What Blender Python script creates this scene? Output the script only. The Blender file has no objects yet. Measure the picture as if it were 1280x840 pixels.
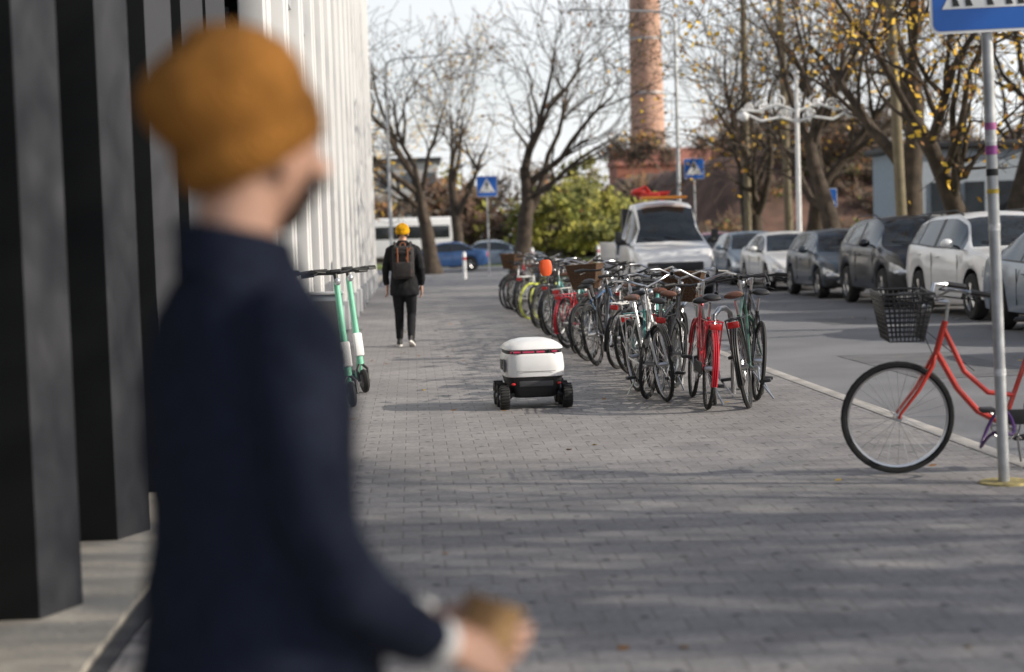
import bpy, math, random, bmesh
from mathutils import Vector, Matrix, noise
R=math.radians
sc=bpy.context.scene
random.seed(7)
col_root=sc.collection

# ---------------------------------------------------------------- materials
def mat(name,col,rough=.6,metal=0.,var=.12,scale=6,bump=0.,bscale=40,coat=0.,trans=0.,col2=None,spec=.5):
    m=bpy.data.materials.new(name); m.use_nodes=True; nt=m.node_tree; N=nt.nodes; L=nt.links
    b=N['Principled BSDF']
    b.inputs['Roughness'].default_value=rough; b.inputs['Metallic'].default_value=metal
    b.inputs['Coat Weight'].default_value=coat; b.inputs['Coat Roughness'].default_value=.05
    b.inputs['Specular IOR Level'].default_value=spec
    b.inputs['Transmission Weight'].default_value=trans
    tc=N.new('ShaderNodeTexCoord'); nz=N.new('ShaderNodeTexNoise'); nz.inputs['Scale'].default_value=scale; nz.inputs['Detail'].default_value=4
    L.new(tc.outputs['Object'],nz.inputs['Vector'])
    mx=N.new('ShaderNodeMix'); mx.data_type='RGBA'
    c2=col2 if col2 else tuple(min(1,c*(1+var)) for c in col)
    c1=col if col2 else tuple(c*(1-var) for c in col)
    mx.inputs[6].default_value=(*c1,1); mx.inputs[7].default_value=(*c2,1)
    cr=N.new('ShaderNodeMapRange'); cr.inputs['From Min'].default_value=.3; cr.inputs['From Max'].default_value=.7
    L.new(nz.outputs['Fac'],cr.inputs['Value']); L.new(cr.outputs['Result'],mx.inputs[0])
    L.new(mx.outputs[2],b.inputs['Base Color'])
    if bump:
        n2=N.new('ShaderNodeTexNoise'); n2.inputs['Scale'].default_value=bscale; n2.inputs['Detail'].default_value=3
        L.new(tc.outputs['Object'],n2.inputs['Vector'])
        bp=N.new('ShaderNodeBump'); bp.inputs['Strength'].default_value=bump; bp.inputs['Distance'].default_value=.02
        L.new(n2.outputs['Fac'],bp.inputs['Height']); L.new(bp.outputs['Normal'],b.inputs['Normal'])
    return m

def paver_mat():
    m=mat('pavers',(.272,.258,.255),.7,var=.12,scale=.5); nt=m.node_tree;N=nt.nodes;L=nt.links
    b=N['Principled BSDF']; tc=[n for n in N if n.type=='TEX_COORD'][0]; mx=[n for n in N if n.type=='MIX'][0]
    br=N.new('ShaderNodeTexBrick'); br.inputs['Scale'].default_value=1; br.inputs['Brick Width'].default_value=.2; br.inputs['Row Height'].default_value=.2
    br.inputs['Mortar Size'].default_value=.006; br.inputs['Mortar Smooth'].default_value=.4
    br.inputs['Color1'].default_value=(1,1,1,1); br.inputs['Color2'].default_value=(.86,.86,.87,1); br.inputs['Mortar'].default_value=(.66,.64,.62,1)
    L.new(tc.outputs['Object'],br.inputs['Vector'])
    vo=N.new('ShaderNodeTexVoronoi'); vo.voronoi_dimensions='2D'; vo.inputs['Scale'].default_value=2.5; vo.inputs['Randomness'].default_value=.16
    L.new(tc.outputs['Object'],vo.inputs['Vector'])
    lt=N.new('ShaderNodeMapRange'); lt.inputs['From Min'].default_value=.035; lt.inputs['From Max'].default_value=.065; lt.inputs['To Min'].default_value=.32; lt.inputs['To Max'].default_value=1
    L.new(vo.outputs['Distance'],lt.inputs['Value'])
    def mul(a,bb):
        q=N.new('ShaderNodeMix'); q.data_type='RGBA'; q.blend_type='MULTIPLY'; q.inputs[0].default_value=1; L.new(a,q.inputs[6]); L.new(bb,q.inputs[7]); return q.outputs[2]
    c=mul(mul(mx.outputs[2],br.outputs['Color']),lt.outputs['Result'])
    for s_,lo,hi in ((30,.75,1.22),(2.2,.82,1.16)):
        n3=N.new('ShaderNodeTexNoise'); n3.inputs['Scale'].default_value=s_; n3.inputs['Detail'].default_value=5
        L.new(tc.outputs['Object'],n3.inputs['Vector'])
        r3=N.new('ShaderNodeMapRange'); r3.inputs['From Min'].default_value=.25; r3.inputs['From Max'].default_value=.75; r3.inputs['To Min'].default_value=lo; r3.inputs['To Max'].default_value=hi
        L.new(n3.outputs['Fac'],r3.inputs['Value']); c=mul(c,r3.outputs['Result'])
    L.new(c,b.inputs['Base Color'])
    bp=N.new('ShaderNodeBump'); bp.inputs['Strength'].default_value=.5; bp.inputs['Distance'].default_value=.008
    ml=N.new('ShaderNodeMath'); ml.operation='MULTIPLY_ADD'; ml.inputs[1].default_value=-1; ml.inputs[2].default_value=1
    L.new(br.outputs['Fac'],ml.inputs[0])
    ad=N.new('ShaderNodeMath'); ad.operation='ADD'; L.new(ml.outputs[0],ad.inputs[0]); L.new(lt.outputs['Result'],ad.inputs[1])
    L.new(ad.outputs[0],bp.inputs['Height']); L.new(bp.outputs['Normal'],b.inputs['Normal'])
    return m

def brick_mat(name,c1,c2,mortar,sc_=1,bw=.5,rh=.15):
    m=mat(name,c1,.85); nt=m.node_tree;N=nt.nodes;L=nt.links
    b=N['Principled BSDF']; tc=[n for n in N if n.type=='TEX_COORD'][0]; mx=[n for n in N if n.type=='MIX'][0]
    sp=N.new('ShaderNodeSeparateXYZ'); L.new(tc.outputs['Object'],sp.inputs[0])
    ad=N.new('ShaderNodeMath'); L.new(sp.outputs[0],ad.inputs[0]); L.new(sp.outputs[1],ad.inputs[1])
    cb=N.new('ShaderNodeCombineXYZ'); L.new(ad.outputs[0],cb.inputs[0]); L.new(sp.outputs[2],cb.inputs[1])
    br=N.new('ShaderNodeTexBrick'); br.inputs['Scale'].default_value=sc_; br.inputs['Brick Width'].default_value=bw; br.inputs['Row Height'].default_value=rh; br.inputs['Mortar Size'].default_value=.015
    br.inputs['Color1'].default_value=(*c1,1); br.inputs['Color2'].default_value=(*c2,1); br.inputs['Mortar'].default_value=(*mortar,1)
    L.new(cb.outputs[0],br.inputs['Vector'])
    m1=N.new('ShaderNodeMix'); m1.data_type='RGBA'; m1.blend_type='MIX'; m1.inputs[0].default_value=.45
    L.new(br.outputs['Color'],m1.inputs[6]); L.new(mx.outputs[2],m1.inputs[7]); L.new(m1.outputs[2],b.inputs['Base Color'])
    return m

def knit_mat(name,col,rz=90):
    m=mat(name,col,.95,var=.25,scale=25,spec=.2); nt=m.node_tree;N=nt.nodes;L=nt.links
    b=N['Principled BSDF']; tc=[n for n in N if n.type=='TEX_COORD'][0]
    w=N.new('ShaderNodeTexWave'); w.inputs['Scale'].default_value=rz; w.inputs['Distortion'].default_value=.6
    L.new(tc.outputs['Object'],w.inputs['Vector'])
    bp=N.new('ShaderNodeBump'); bp.inputs['Strength'].default_value=.8; bp.inputs['Distance'].default_value=.005
    L.new(w.outputs['Fac'],bp.inputs['Height']); L.new(bp.outputs['Normal'],b.inputs['Normal'])
    return m

PAVE=paver_mat()
ASPH=mat('asphalt',(.18,.18,.19),.75,var=.18,scale=.6,bump=.4,bscale=120)
GROUND=mat('soil_ground',(.10,.09,.06),.95,var=.3,scale=.3)
GRASS=mat('grass_green',(.11,.19,.03),.95,scale=.8,col2=(.20,.22,.06),bump=.5,bscale=20)
KERB=mat('kerb_granite',(.36,.34,.32),.8,var=.25,scale=3,bump=.3)
CONC=mat('plinth_concrete',(.52,.47,.39),.85,var=.15,scale=2,bump=.3,bscale=30)
LINE=mat('white_line',(.6,.6,.58),.7,var=.25,scale=8)
DARKSHADE=mat('dark_shaded_metal_panel',(.008,.009,.010),.5,var=.1,scale=1,spec=.3)  # darker copy of the column metal with shade painted in; also roof and bands
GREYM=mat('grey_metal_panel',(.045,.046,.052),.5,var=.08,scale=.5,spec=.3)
BLACKW=mat('recess_black',(.006,.006,.007),.7,spec=.2)
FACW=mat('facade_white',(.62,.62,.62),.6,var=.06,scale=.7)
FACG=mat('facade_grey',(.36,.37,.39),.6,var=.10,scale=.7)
WGLASS=mat('window_glass',(.05,.06,.07),.06,var=.2,scale=1,spec=1)
RUB=mat('rubber',(.018,.018,.018),.8,var=.2)
STEEL=mat('steel',(.55,.55,.56),.3,metal=1,var=.1)
GALV=mat('galvanised',(.5,.51,.52),.5,metal=.5,var=.15,scale=15)
BLKP=mat('black_plastic',(.02,.02,.022),.5,var=.2)
DGREY=mat('dark_grey_plastic',(.06,.06,.065),.5)
WHITEP=mat('white_plastic',(.84,.84,.84),.3,coat=.3,var=.02)
BARK=mat('bark',(.040,.030,.022),.95,col2=(.10,.075,.055),scale=4,bump=.8,bscale=14)
BARKL=mat('bark_light',(.09,.07,.05),.95,col2=(.15,.12,.09),scale=4,bump=.6)
LEAFY=mat('leaf_yellow',(.70,.50,.04),.7,scale=1.2,col2=(.72,.38,.03))
LEAFO=mat('leaf_orange_brown',(.32,.15,.04),.8,scale=1.2,col2=(.2,.1,.04))
LEAFG=mat('leaf_green_yellow',(.20,.22,.035),.7,scale=.5,col2=(.48,.42,.07))
LEAFD=mat('leaf_dull_green',(.10,.12,.03),.8,scale=.5,col2=(.20,.19,.05))
TWIG=mat('brush_twigs',(.11,.065,.045),.95,scale=.4,col2=(.20,.125,.085))
EARTH=mat('embankment_earth',(.07,.04,.028),.95,scale=.6,col2=(.18,.10,.07),bump=1,bscale=3)
SKIN=mat('skin',(.58,.33,.23),.5,var=.1,scale=12)
BLUE=mat('sign_blue',(.01,.12,.5),.35,var=.04)
SWHITE=mat('sign_white',(.85,.85,.85),.35,var=.03)
SBLACK=mat('sign_black',(.01,.01,.01),.4)
WOODP=mat('pole_wood',(.17,.14,.09),.9,col2=(.25,.21,.14),scale=5)
LAMPG=mat('headlight_glass',(.6,.62,.65),.08,metal=.6,var=.3,scale=20)
REDL=mat('red_light',(.5,.02,.02),.2)
CGLASS=mat('car_glass',(.02,.024,.028),.04,var=.2,scale=2,spec=.7)

# ---------------------------------------------------------------- mesh builder
class MB:
    def __init__(s): s.v=[];s.f=[];s.mi=[];s.mats=[]
    def add(s,vs,fs,m,M=None):
        if m not in s.mats: s.mats.append(m)
        k=s.mats.index(m); o=len(s.v)
        if M is not None: vs=[M@Vector(v) for v in vs]
        s.v.extend([tuple(v) for v in vs])
        for f in fs: s.f.append([i+o for i in f]); s.mi.append(k)
    def box(s,c,sz,m,rot=None,bev=0,M=None):
        bm=bmesh.new(); bmesh.ops.create_cube(bm,size=1)
        for v in bm.verts: v.co=Vector((v.co.x*sz[0],v.co.y*sz[1],v.co.z*sz[2]))
        if bev: bmesh.ops.bevel(bm,geom=bm.edges[:],offset=bev,segments=3,affect='EDGES',profile=.5)
        T=Matrix.Translation(c)
        if rot is not None: T=T@rot
        if M is not None: T=M@T
        bm.verts.index_update()
        s.add([v.co.copy() for v in bm.verts],[[v.index for v in f.verts] for f in bm.faces],m,T); bm.free()
    def tube(s,pts,rad,m,n=8,cap=True,M=None):
        pts=[Vector(p) for p in pts]
        if not isinstance(rad,(list,tuple)): rad=[rad]*len(pts)
        vs=[];fs=[]
        t0=(pts[1]-pts[0]).normalized()
        a=Vector((0,0,1)) if abs(t0.z)<.9 else Vector((1,0,0))
        u=t0.cross(a).normalized()
        for i,p in enumerate(pts):
            if i==0:t=t0
            elif i==len(pts)-1:t=(pts[i]-pts[i-1]).normalized()
            else:
                t=(pts[i+1]-pts[i-1])
                t=t.normalized() if t.length>1e-9 else t0
            u=(u-t*u.dot(t)); u=u.normalized() if u.length>1e-6 else t.orthogonal().normalized()
            w=t.cross(u)
            for j in range(n):
                an=2*math.pi*j/n
                vs.append(p+(u*math.cos(an)+w*math.sin(an))*rad[i])
        for i in range(len(pts)-1):
            for j in range(n):
                k=(j+1)%n
                fs.append([i*n+j,i*n+k,(i+1)*n+k,(i+1)*n+j])
        if cap:
            fs.append(list(range(n))[::-1]); fs.append([(len(pts)-1)*n+j for j in range(n)])
        s.add(vs,fs,m,M)
    def torus(s,c,Rr,r,m,n=32,k=6,M=None,axis='Y',a0=0,a1=360):
        full=(a1-a0)>=360; vs=[];fs=[]; c=Vector(c)
        cnt=n if full else n+1
        for i in range(cnt):
            a=R(a0+(a1-a0)*i/n)
            for j in range(k):
                b=2*math.pi*j/k; rr=Rr+r*math.cos(b); h=r*math.sin(b)
                if axis=='Y': p=Vector((rr*math.cos(a),h,rr*math.sin(a)))
                elif axis=='Z': p=Vector((rr*math.cos(a),rr*math.sin(a),h))
                else: p=Vector((h,rr*math.cos(a),rr*math.sin(a)))
                vs.append(c+p)
        for i in range(n):
            i2=(i+1)%cnt
            for j in range(k): 
                j2=(j+1)%k; fs.append([i*k+j,i2*k+j,i2*k+j2,i*k+j2])
        s.add(vs,fs,m,M)
    def loft(s,rings,m,cap=True,M=None):
        n=len(rings[0]); vs=[p for r in rings for p in r]; fs=[]
        for i in range(len(rings)-1):
            for j in range(n):
                k=(j+1)%n; fs.append([i*n+j,i*n+k,(i+1)*n+k,(i+1)*n+j])
        if cap: fs.append(list(range(n))[::-1]); fs.append([(len(rings)-1)*n+j for j in range(n)])
        s.add(vs,fs,m,M)
    def ell(s,c,r,m,n=16,k=10,M=None):
        c=Vector(c); vs=[c+Vector((0,0,-r[2]))];fs=[]
        for i in range(1,k):
            ph=-math.pi/2+math.pi*i/k
            for j in range(n):
                a=2*math.pi*j/n; vs.append(c+Vector((r[0]*math.cos(ph)*math.cos(a),r[1]*math.cos(ph)*math.sin(a),r[2]*math.sin(ph))))
        vs.append(c+Vector((0,0,r[2])))
        for j in range(n): fs.append([0,1+(j+1)%n,1+j])
        for i in range(k-2):
            for j in range(n):
                q=1+i*n; fs.append([q+j,q+(j+1)%n,q+n+(j+1)%n,q+n+j])
        q=1+(k-2)*n
        for j in range(n): fs.append([q+j,q+(j+1)%n,len(vs)-1])
        s.add(vs,fs,m,M)
    def cyl(s,a,b,r,m,n=16,r2=None,M=None):
        s.tube([a,b],[r,r if r2 is None else r2],m,n,True,M)
    def quad(s,a,b,c,d,m): s.add([a,b,c,d],[[0,1,2,3]],m)
    def mesh(s,name,ang=35,smooth=True):
        me=bpy.data.meshes.new(name); me.from_pydata(s.v,[],s.f)
        for m in s.mats: me.materials.append(m)
        me.polygons.foreach_set('material_index',s.mi)
        if smooth:
            me.polygons.foreach_set('use_smooth',[True]*len(s.f))
        me.update()
        if smooth:
            try: me.set_sharp_from_angle(angle=R(ang))
            except Exception: pass
        return me
    def obj(s,name,loc=(0,0,0),rot=(0,0,0),parent=None,ang=35,smooth=True):
        return place(name,s.mesh(name,ang,smooth),loc,rot,parent)
def place(name,me,loc=(0,0,0),rot=(0,0,0),parent=None,scale=(1,1,1)):
    o=bpy.data.objects.new(name,me); col_root.objects.link(o); o.location=loc; o.rotation_euler=rot; o.scale=scale
    if parent: o.parent=parent
    return o
def empty(name,loc=(0,0,0),rot=(0,0,0)):
    o=bpy.data.objects.new(name,None); col_root.objects.link(o); o.location=loc; o.rotation_euler=rot; o.empty_display_size=.2
    return o
def ellring(cx,cy,z,a,b,n=24,p=2.0):
    out=[]
    for j in range(n):
        t=2*math.pi*j/n; c=math.cos(t); s_=math.sin(t)
        out.append(Vector((cx+a*math.copysign(abs(c)**(2/p),c),cy+b*math.copysign(abs(s_)**(2/p),s_),z)))
    return out
def curve(pts,x):
    if x<=pts[0][0]: return pts[0][1]
    if x>=pts[-1][0]: return pts[-1][1]
    for i in range(len(pts)-1):
        if pts[i][0]<=x<=pts[i+1][0]:
            x0,y0=pts[i];x1,y1=pts[i+1];h=x1-x0;t=(x-x0)/h
            def sl(k):
                if k<=0 or k>=len(pts)-1: return (y1-y0)/h
                a=(pts[k][1]-pts[k-1][1])/(pts[k][0]-pts[k-1][0]); b=(pts[k+1][1]-pts[k][1])/(pts[k+1][0]-pts[k][0])
                return 0 if a*b<=0 else 2*a*b/(a+b)
            m0=sl(i);m1=sl(i+1)
            return (2*t**3-3*t*t+1)*y0+(t**3-2*t*t+t)*h*m0+(-2*t**3+3*t*t)*y1+(t**3-t*t)*h*m1

# ---------------------------------------------------------------- ground & roads
def sheet(name,x0,x1,y0,y1,z,m):
    b=MB(); b.quad((x0,y0,z),(x1,y0,z),(x1,y1,z),(x0,y1,z),m); return b.obj(name,smooth=False)
sheet('ground',-900,900,-300,1500,-.14,GROUND)
b=MB(); b.quad((3.75,-30,-.1),(12.3,-30,-.1),(12.3,72,-.1),(3.75,72,-.1),ASPH)
b.quad((-80,72,-.1),(90,72,-.1),(90,94,-.1),(-80,94,-.1),ASPH)
b.obj('road',smooth=False)
b=MB(); b.box((1.26,21,-.1),(4.78,102,.2),PAVE); b.obj('sidewalk',smooth=False)
b=MB()
y=-30
while y<72:
    b.box((3.735,y+.5,-.096),(.15,.988,.2),KERB,bev=.012); b.box((12.38,y+.5,-.08),(.15,.988,.2),KERB,bev=.012); y+=1
b.obj('kerb',ang=30)
b=MB(); b.box((15.5,21,-.06),(6.1,102,.12),GRASS); b.obj('verge_grass',smooth=False)
b=MB(); b.box((3,100,-.05),(90,11,.14),GRASS); b.obj('park_grass',smooth=False)
b=MB(); b.box((-4.17,21,-.08),(5.9,102,.2),CONC); b.box((-1.175,21,-.1),(.07,102,.19),DGREY); b.obj('plinth_paving',smooth=False)
b=MB()
for i in range(9): b.quad((4.4+i*.85,66,-.096),(4.85+i*.85,66,-.096),(4.85+i*.85,69.5,-.096),(4.4+i*.85,69.5,-.096),LINE)
b.obj('road_markings',smooth=False)
b=MB(); PT=mat('asphalt_patch',(.13,.13,.135),.85,var=.2,scale=3,bump=.4,bscale=80)
for x0,x1,y0,y1 in ((5.2,6.6,17,20.5),(4.2,5.0,24,31),(6.8,7.9,27,29)): b.quad((x0,y0,-.096),(x1,y0,-.096),(x1,y1,-.096),(x0,y1,-.096),PT)
b.obj('road_patches',smooth=False)

# ---------------------------------------------------------------- dark column building
bd=empty('dark_column_building')
b=MB(); CY=[3.2,5.0,6.8,8.6,10.25,11.9,13.4]
for y0 in CY:
    pts=[(-2.3,y0),(-1.55,y0),(-1.43,y0+.27),(-2.3,y0+.27)]
    r0=[Vector((p[0],p[1],0)) for p in pts]; r1=[Vector((p[0],p[1],16)) for p in pts]
    v=r0+r1
    b.add(v,[[0,1,5,4]],DARKSHADE); b.add(v,[[1,2,6,5]],GREYM); b.add(v,[[2,3,7,6],[3,0,4,7]],DARKSHADE)  # camera-side faces carry their shade as darker colour, street faces the lit grey
b.obj('columns',parent=bd,smooth=False)
b=MB(); b.box((-2.6,7.7,8),(.3,12.6,16),BLACKW)
for y0 in CY:
    b.box((-2.43,y0+1,1.5),(.04,.9,2.8),WGLASS); b.box((-2.42,y0+1,5),(.04,.9,3),WGLASS)
b.box((-6,7.7,16.2),(9,12.6,.4),DARKSHADE)
b.obj('recessed_wall',parent=bd,smooth=False)
b=MB()
for i in range(1,5):
    b.box((-2.39,7.7,i*3.4),(.12,12.6,.25),DARKSHADE)
b.obj('floor_bands',parent=bd,smooth=False)

# ---------------------------------------------------------------- white facade building
bw=empty('white_arched_building')
b=MB(); Y0,Y1=14.4,53.5; pitch=2.4; nb=int((Y1-Y0)/pitch)
glass=MB()
for i in range(nb+1):
    y=Y0+i*pitch
    b.box((-1.27,y,7.5),(.22,.46,15),FACW,bev=.02)
    b.box((-1.18,y,7.5),(.08,.16,15),FACW,bev=.015)
    b.box((-1.25,y,.25),(.30,.5,.5),FACG,bev=.02)
    if i==nb: break
    ya=y+.23; yb=y+pitch-.23; w=(yb-ya)/2; cy=(ya+yb)/2; zs=2.3
    n=14; vs=[];fs=[]
    for k in range(n+1):
        t=math.pi*k/n; yy=cy-w*math.cos(t); zz=zs+w*1.1*(1-abs(math.cos(t))**1.6)
        vs.append((-1.29,yy,zz)); vs.append((-1.29,yy,4.1)); vs.append((-1.62,yy,zz))
    for k in range(n):
        a=3*k; fs.append([a,a+3,a+4,a+1]); fs.append([a,a+2,a+5,a+3])
    b.add(vs,fs,FACW)
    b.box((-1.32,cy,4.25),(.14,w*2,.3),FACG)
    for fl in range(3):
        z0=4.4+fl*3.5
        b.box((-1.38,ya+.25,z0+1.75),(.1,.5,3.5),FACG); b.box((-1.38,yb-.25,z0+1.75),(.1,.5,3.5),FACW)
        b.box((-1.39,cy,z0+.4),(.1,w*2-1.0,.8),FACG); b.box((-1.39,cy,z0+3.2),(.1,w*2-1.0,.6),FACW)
        glass.box((-1.47,cy,z0+1.85),(.06,w*2-1.0,2.1),WGLASS)
        b.box((-1.43,cy,z0+1.85),(.06,.06,2.1),FACW)
    glass.box((-1.75,cy,1.9),(.06,w*2+.4,3.8),WGLASS)
    for q in (-.5,0,.5): b.box((-1.69,cy+q*w*1.2,1.9),(.08,.09,3.7),FACW)
    b.box((-1.69,cy,2.45),(.09,w*2,.1),FACW)
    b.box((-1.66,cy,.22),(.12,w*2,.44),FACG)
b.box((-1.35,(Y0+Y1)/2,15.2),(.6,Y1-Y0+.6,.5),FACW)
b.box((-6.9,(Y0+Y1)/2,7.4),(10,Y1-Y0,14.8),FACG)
b.obj('walls',parent=bw,ang=25); glass.obj('windows',parent=bw,smooth=False)

# ---------------------------------------------------------------- cars
def wheel(mb,c,r,w,side,M=None):
    x,y,z=c; o=side
    prof=[(r*.62,-w/2),(r*.9,-w/2),(r*.98,-w*.36),(r,-w*.2),(r,w*.2),(r*.98,w*.36),(r*.9,w/2),(r*.62,w/2)]
    n=28;vs=[];fs=[]
    for rr,h in prof:
        for j in range(n): a=2*math.pi*j/n; vs.append((x+rr*math.cos(a),y+h,z+rr*math.sin(a)))
    k=len(prof)
    for i in range(k-1):
        for j in range(n): fs.append([i*n+j,i*n+(j+1)%n,(i+1)*n+(j+1)%n,(i+1)*n+j])
    mb.add(vs,fs,RUB,M)
    mb.cyl((x,y-w*.2,z),(x,y+w*.2,z),r*.63,BLKP,20,M=M)
    mb.torus((x,y+o*w*.4,z),r*.62,r*.04,STEEL,24,6,M)
    mb.cyl((x,y+o*w*.2,z),(x,y+o*w*.42,z),r*.14,STEEL,12,M=M)
    for q in range(5):
        a=R(72*q+10); 
        for da in (-.14,.14):
            mb.tube([(x+r*.1*math.cos(a),y+o*w*.38,z+r*.1*math.sin(a)),(x+r*.6*math.cos(a+da),y+o*w*.36,z+r*.6*math.sin(a+da))],r*.05,STEEL,5,M=M)
def car_mesh(name,kind,paint):
    P=dict(
     hatch=dict(L=4.2,W=1.78,r=.33,zs=[(0,.60),(.1,.70),(.35,.78),(1.0,.90),(1.4,.95),(2.6,.98),(3.7,1.03),(4.1,.98),(4.2,.8)],
        zr=[(0,.62),(.1,.74),(.35,.83),(1.05,.98),(1.9,1.40),(2.4,1.48),(3.2,1.46),(3.75,1.35),(4.12,1.04),(4.2,.83)],wb=(.82,3.45),gl=(1.08,1.95),rg=(3.7,4.1),B=2.65),
     sedan=dict(L=4.6,W=1.82,r=.33,zs=[(0,.58),(.1,.68),(.35,.76),(1.1,.89),(1.5,.93),(2.8,.96),(4.1,1.0),(4.5,.96),(4.6,.8)],
        zr=[(0,.6),(.1,.72),(.35,.81),(1.2,.96),(2.1,1.38),(2.6,1.45),(3.2,1.42),(3.95,1.08),(4.5,1.0),(4.6,.83)],wb=(.88,3.65),gl=(1.25,2.1),rg=(3.3,3.95),B=2.8),
     suv=dict(L=4.6,W=1.88,r=.37,zs=[(0,.76),(.08,.88),(.3,.97),(1.0,1.07),(1.4,1.10),(2.8,1.13),(4.1,1.18),(4.5,1.1),(4.6,.9)],
        zr=[(0,.78),(.08,.92),(.3,1.02),(1.05,1.14),(1.75,1.58),(2.3,1.70),(3.4,1.68),(4.1,1.55),(4.5,1.15),(4.6,.93)],wb=(.88,3.58),gl=(1.1,1.85),rg=(4.05,4.5),B=2.75),
     van=dict(L=2.75,W=1.98,r=.36,zs=[(0,.80),(.06,.98),(.25,1.12),(.7,1.24),(1.1,1.28),(2.0,1.3),(2.75,1.3)],
        zr=[(0,.82),(.06,1.02),(.25,1.18),(.72,1.34),(1.3,1.98),(1.7,2.26),(2.2,2.34),(2.75,2.33)],wb=(.85,9),gl=(.74,1.6),rg=(9,9),B=2.5))[kind]
    L,W,r=P['L'],P['W'],P['r']; sill=.24 if kind!='suv' else .3
    if kind=='van': sill=.3
    wf=[(0,.74),(.05,.83),(.18,.93),(.45,.985),(.9,1),(L-.6,.99),(L-.2,.93),(L-.05,.86),(L,.8)]
    if kind=='van': wf=[(0,.80),(.05,.88),(.15,.95),(.4,.99),(.9,1),(L,1)]
    xs=sorted(set([0,.03,.07,.12]+[i*.08+.2 for i in range(int((L-.35)/.08))]+[L-.1,L-.05,L]))
    rings=[]
    for x in xs:
        zb=sill+.0
        for ax in P['wb']:
            d=abs(x-ax); ra=r*1.13
            if d<ra: zb=max(zb,r+math.sqrt(ra*ra-d*d)*.98)
        if x<.2: zb=max(zb,sill+(.2-x)*.3)
        if x>L-.25: zb=max(zb,sill+(x-L+.25)*.6)
        w=curve(wf,x)*W/2; zs=curve(P['zs'],x); zr=curve(P['zr'],x); zs=max(zs,zb+.06); t=max(zr-zs,.01);H=zs-zb;T=min(1,t/.45)
        p8=.925*w-.21*T
        h=[(0,zb),(.86*w,zb),(.965*w,zb+.04*min(1,H/.3)),(w,zb+.34*H),(.998*w,zb+.58*H),(.978*w,zb+.82*H),(.945*w,zs),(.925*w,zs+.05*t),(p8,zs+.84*t),(p8*.94,zs+.945*t),(p8*.6,zs+t),(0,zs+1.02*t+.01)]
        rings.append((x,h))
    mb=MB(); n=len(rings[0][1])
    def mt(i,x):
        g0,g1=P['gl']; r0,r1=P['rg']
        if i==7:
            if g0+.25<x<r1-.12:
                if abs(x-P['B'])<.06 or (kind!='van' and abs(x-(P['B']+.95))<.06) : return BLKP
                if kind=='van' and x>2.45: return paint
                return CGLASS
        if i in(9,10):
            if g0<=x<g1: return CGLASS
            if r0<=x<r1: return CGLASS
        if i==6 and g0<x<r1: return BLKP
        if i in(0,1): return BLKP
        if i==2 and x<.3: return BLKP
        if i in (4,) and .03<=x<.36: return LAMPG
        if i in (4,5) and x>L-.12 and kind!='van': return REDL
        return paint
    for sgn in (1,-1):
        for q in range(len(rings)-1):
            (xa,ha),(xb,hb)=rings[q],rings[q+1]; xm=(xa+xb)/2
            for i in range(n-1):
                v=[(xa,sgn*ha[i][0],ha[i][1]),(xb,sgn*hb[i][0],hb[i][1]),(xb,sgn*hb[i+1][0],hb[i+1][1]),(xa,sgn*ha[i+1][0],ha[i+1][1])]
                mb.add(v if sgn<0 else v[::-1],[[0,1,2,3]],mt(i,xm))
    for (x,h),e in ((rings[0],0),(rings[-1],1)):
        for i in range(1,n-1):
            v=[(x,-h[i][0],h[i][1]),(x,h[i][0],h[i][1]),(x,h[i+1][0],h[i+1][1]),(x,-h[i+1][0],h[i+1][1])]
            m=paint
            if e==0: m={1:BLKP,2:BLKP,3:paint,4:paint}.get(i,paint)
            if e==1 and kind=='van' and i>6: m=BLKP
            mb.add(v if e else v[::-1],[[0,1,2,3]],m)
    zg=curve(P['zs'],0); 
    mb.box((.0,0,zg-.13),(.06,W*.46,.17),BLKP,bev=.02)
    for q in range(3): mb.box((-.028,0,zg-.18+q*.045),(.012,W*.42,.008),STEEL)
    mb.ell((-.03,0,zg-.12),(.012,.05,.05),STEEL,12,8)
    mb.box((-.01,0,sill+.14),(.05,W*.56,.12),BLKP,bev=.015)
    mb.box((-.035,0,sill+.25),(.012,.52,.11),SWHITE,bev=.004)
    for s_ in (1,-1):
        mb.ell((.10,s_*W*.385,zg-.09),(.12,W*.09,.07),LAMPG,14,8)
        mb.ell((.04,s_*W*.34,sill+.13),(.05,.06,.045),LAMPG,10,6)
        mx=P['gl'][0]+.5; mz=curve(P['zs'],mx)+.1
        mb.ell((mx,s_*(W/2+.1),mz),(.07,.11,.08),paint if kind!='van' else BLKP,12,8)
        mb.tube([(mx,s_*(W/2-.08),mz-.06),(mx,s_*(W/2+.05),mz-.02)],.02,BLKP,6)
        if kind=='van': mb.box((mx,s_*(W/2+.16),mz+.1),(.1,.16,.3),BLKP,bev=.03)
        else:
            for hx in (P['B']-.25,P['B']+.7): mb.box((hx,s_*(W/2-.012),curve(P['zs'],hx)-.14),(.18,.03,.03),paint,bev=.01)
            for sx in (P['gl'][0]+.35,P['B']+.02,):
                zt=curve(P['zs'],sx); mb.box((sx,s_*(W/2-.006),(sill+zt)/2+.03),(.012,.012,zt-sill-.22),BLKP)
        for ax in P['wb']:
            if ax<L: wheel(mb,(ax,s_*(W/2-.125),r),r,.22,s_)
    for ax in P['wb']:
        if ax<L: mb.cyl((ax,-W/2+.15,r),(ax,W/2-.15,r),.05,BLKP)
    mb.box((L/2,0,sill+.2),(L-1.0 if kind!='van' else 1.0,W*.6,.25),BLKP)
    gx=P['gl'][0]; mb.tube([(gx+.0,-.4,curve(P['zr'],gx)+.03),(gx+.12,.1,curve(P['zr'],gx+.12)+.035)],.01,BLKP,4)
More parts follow.
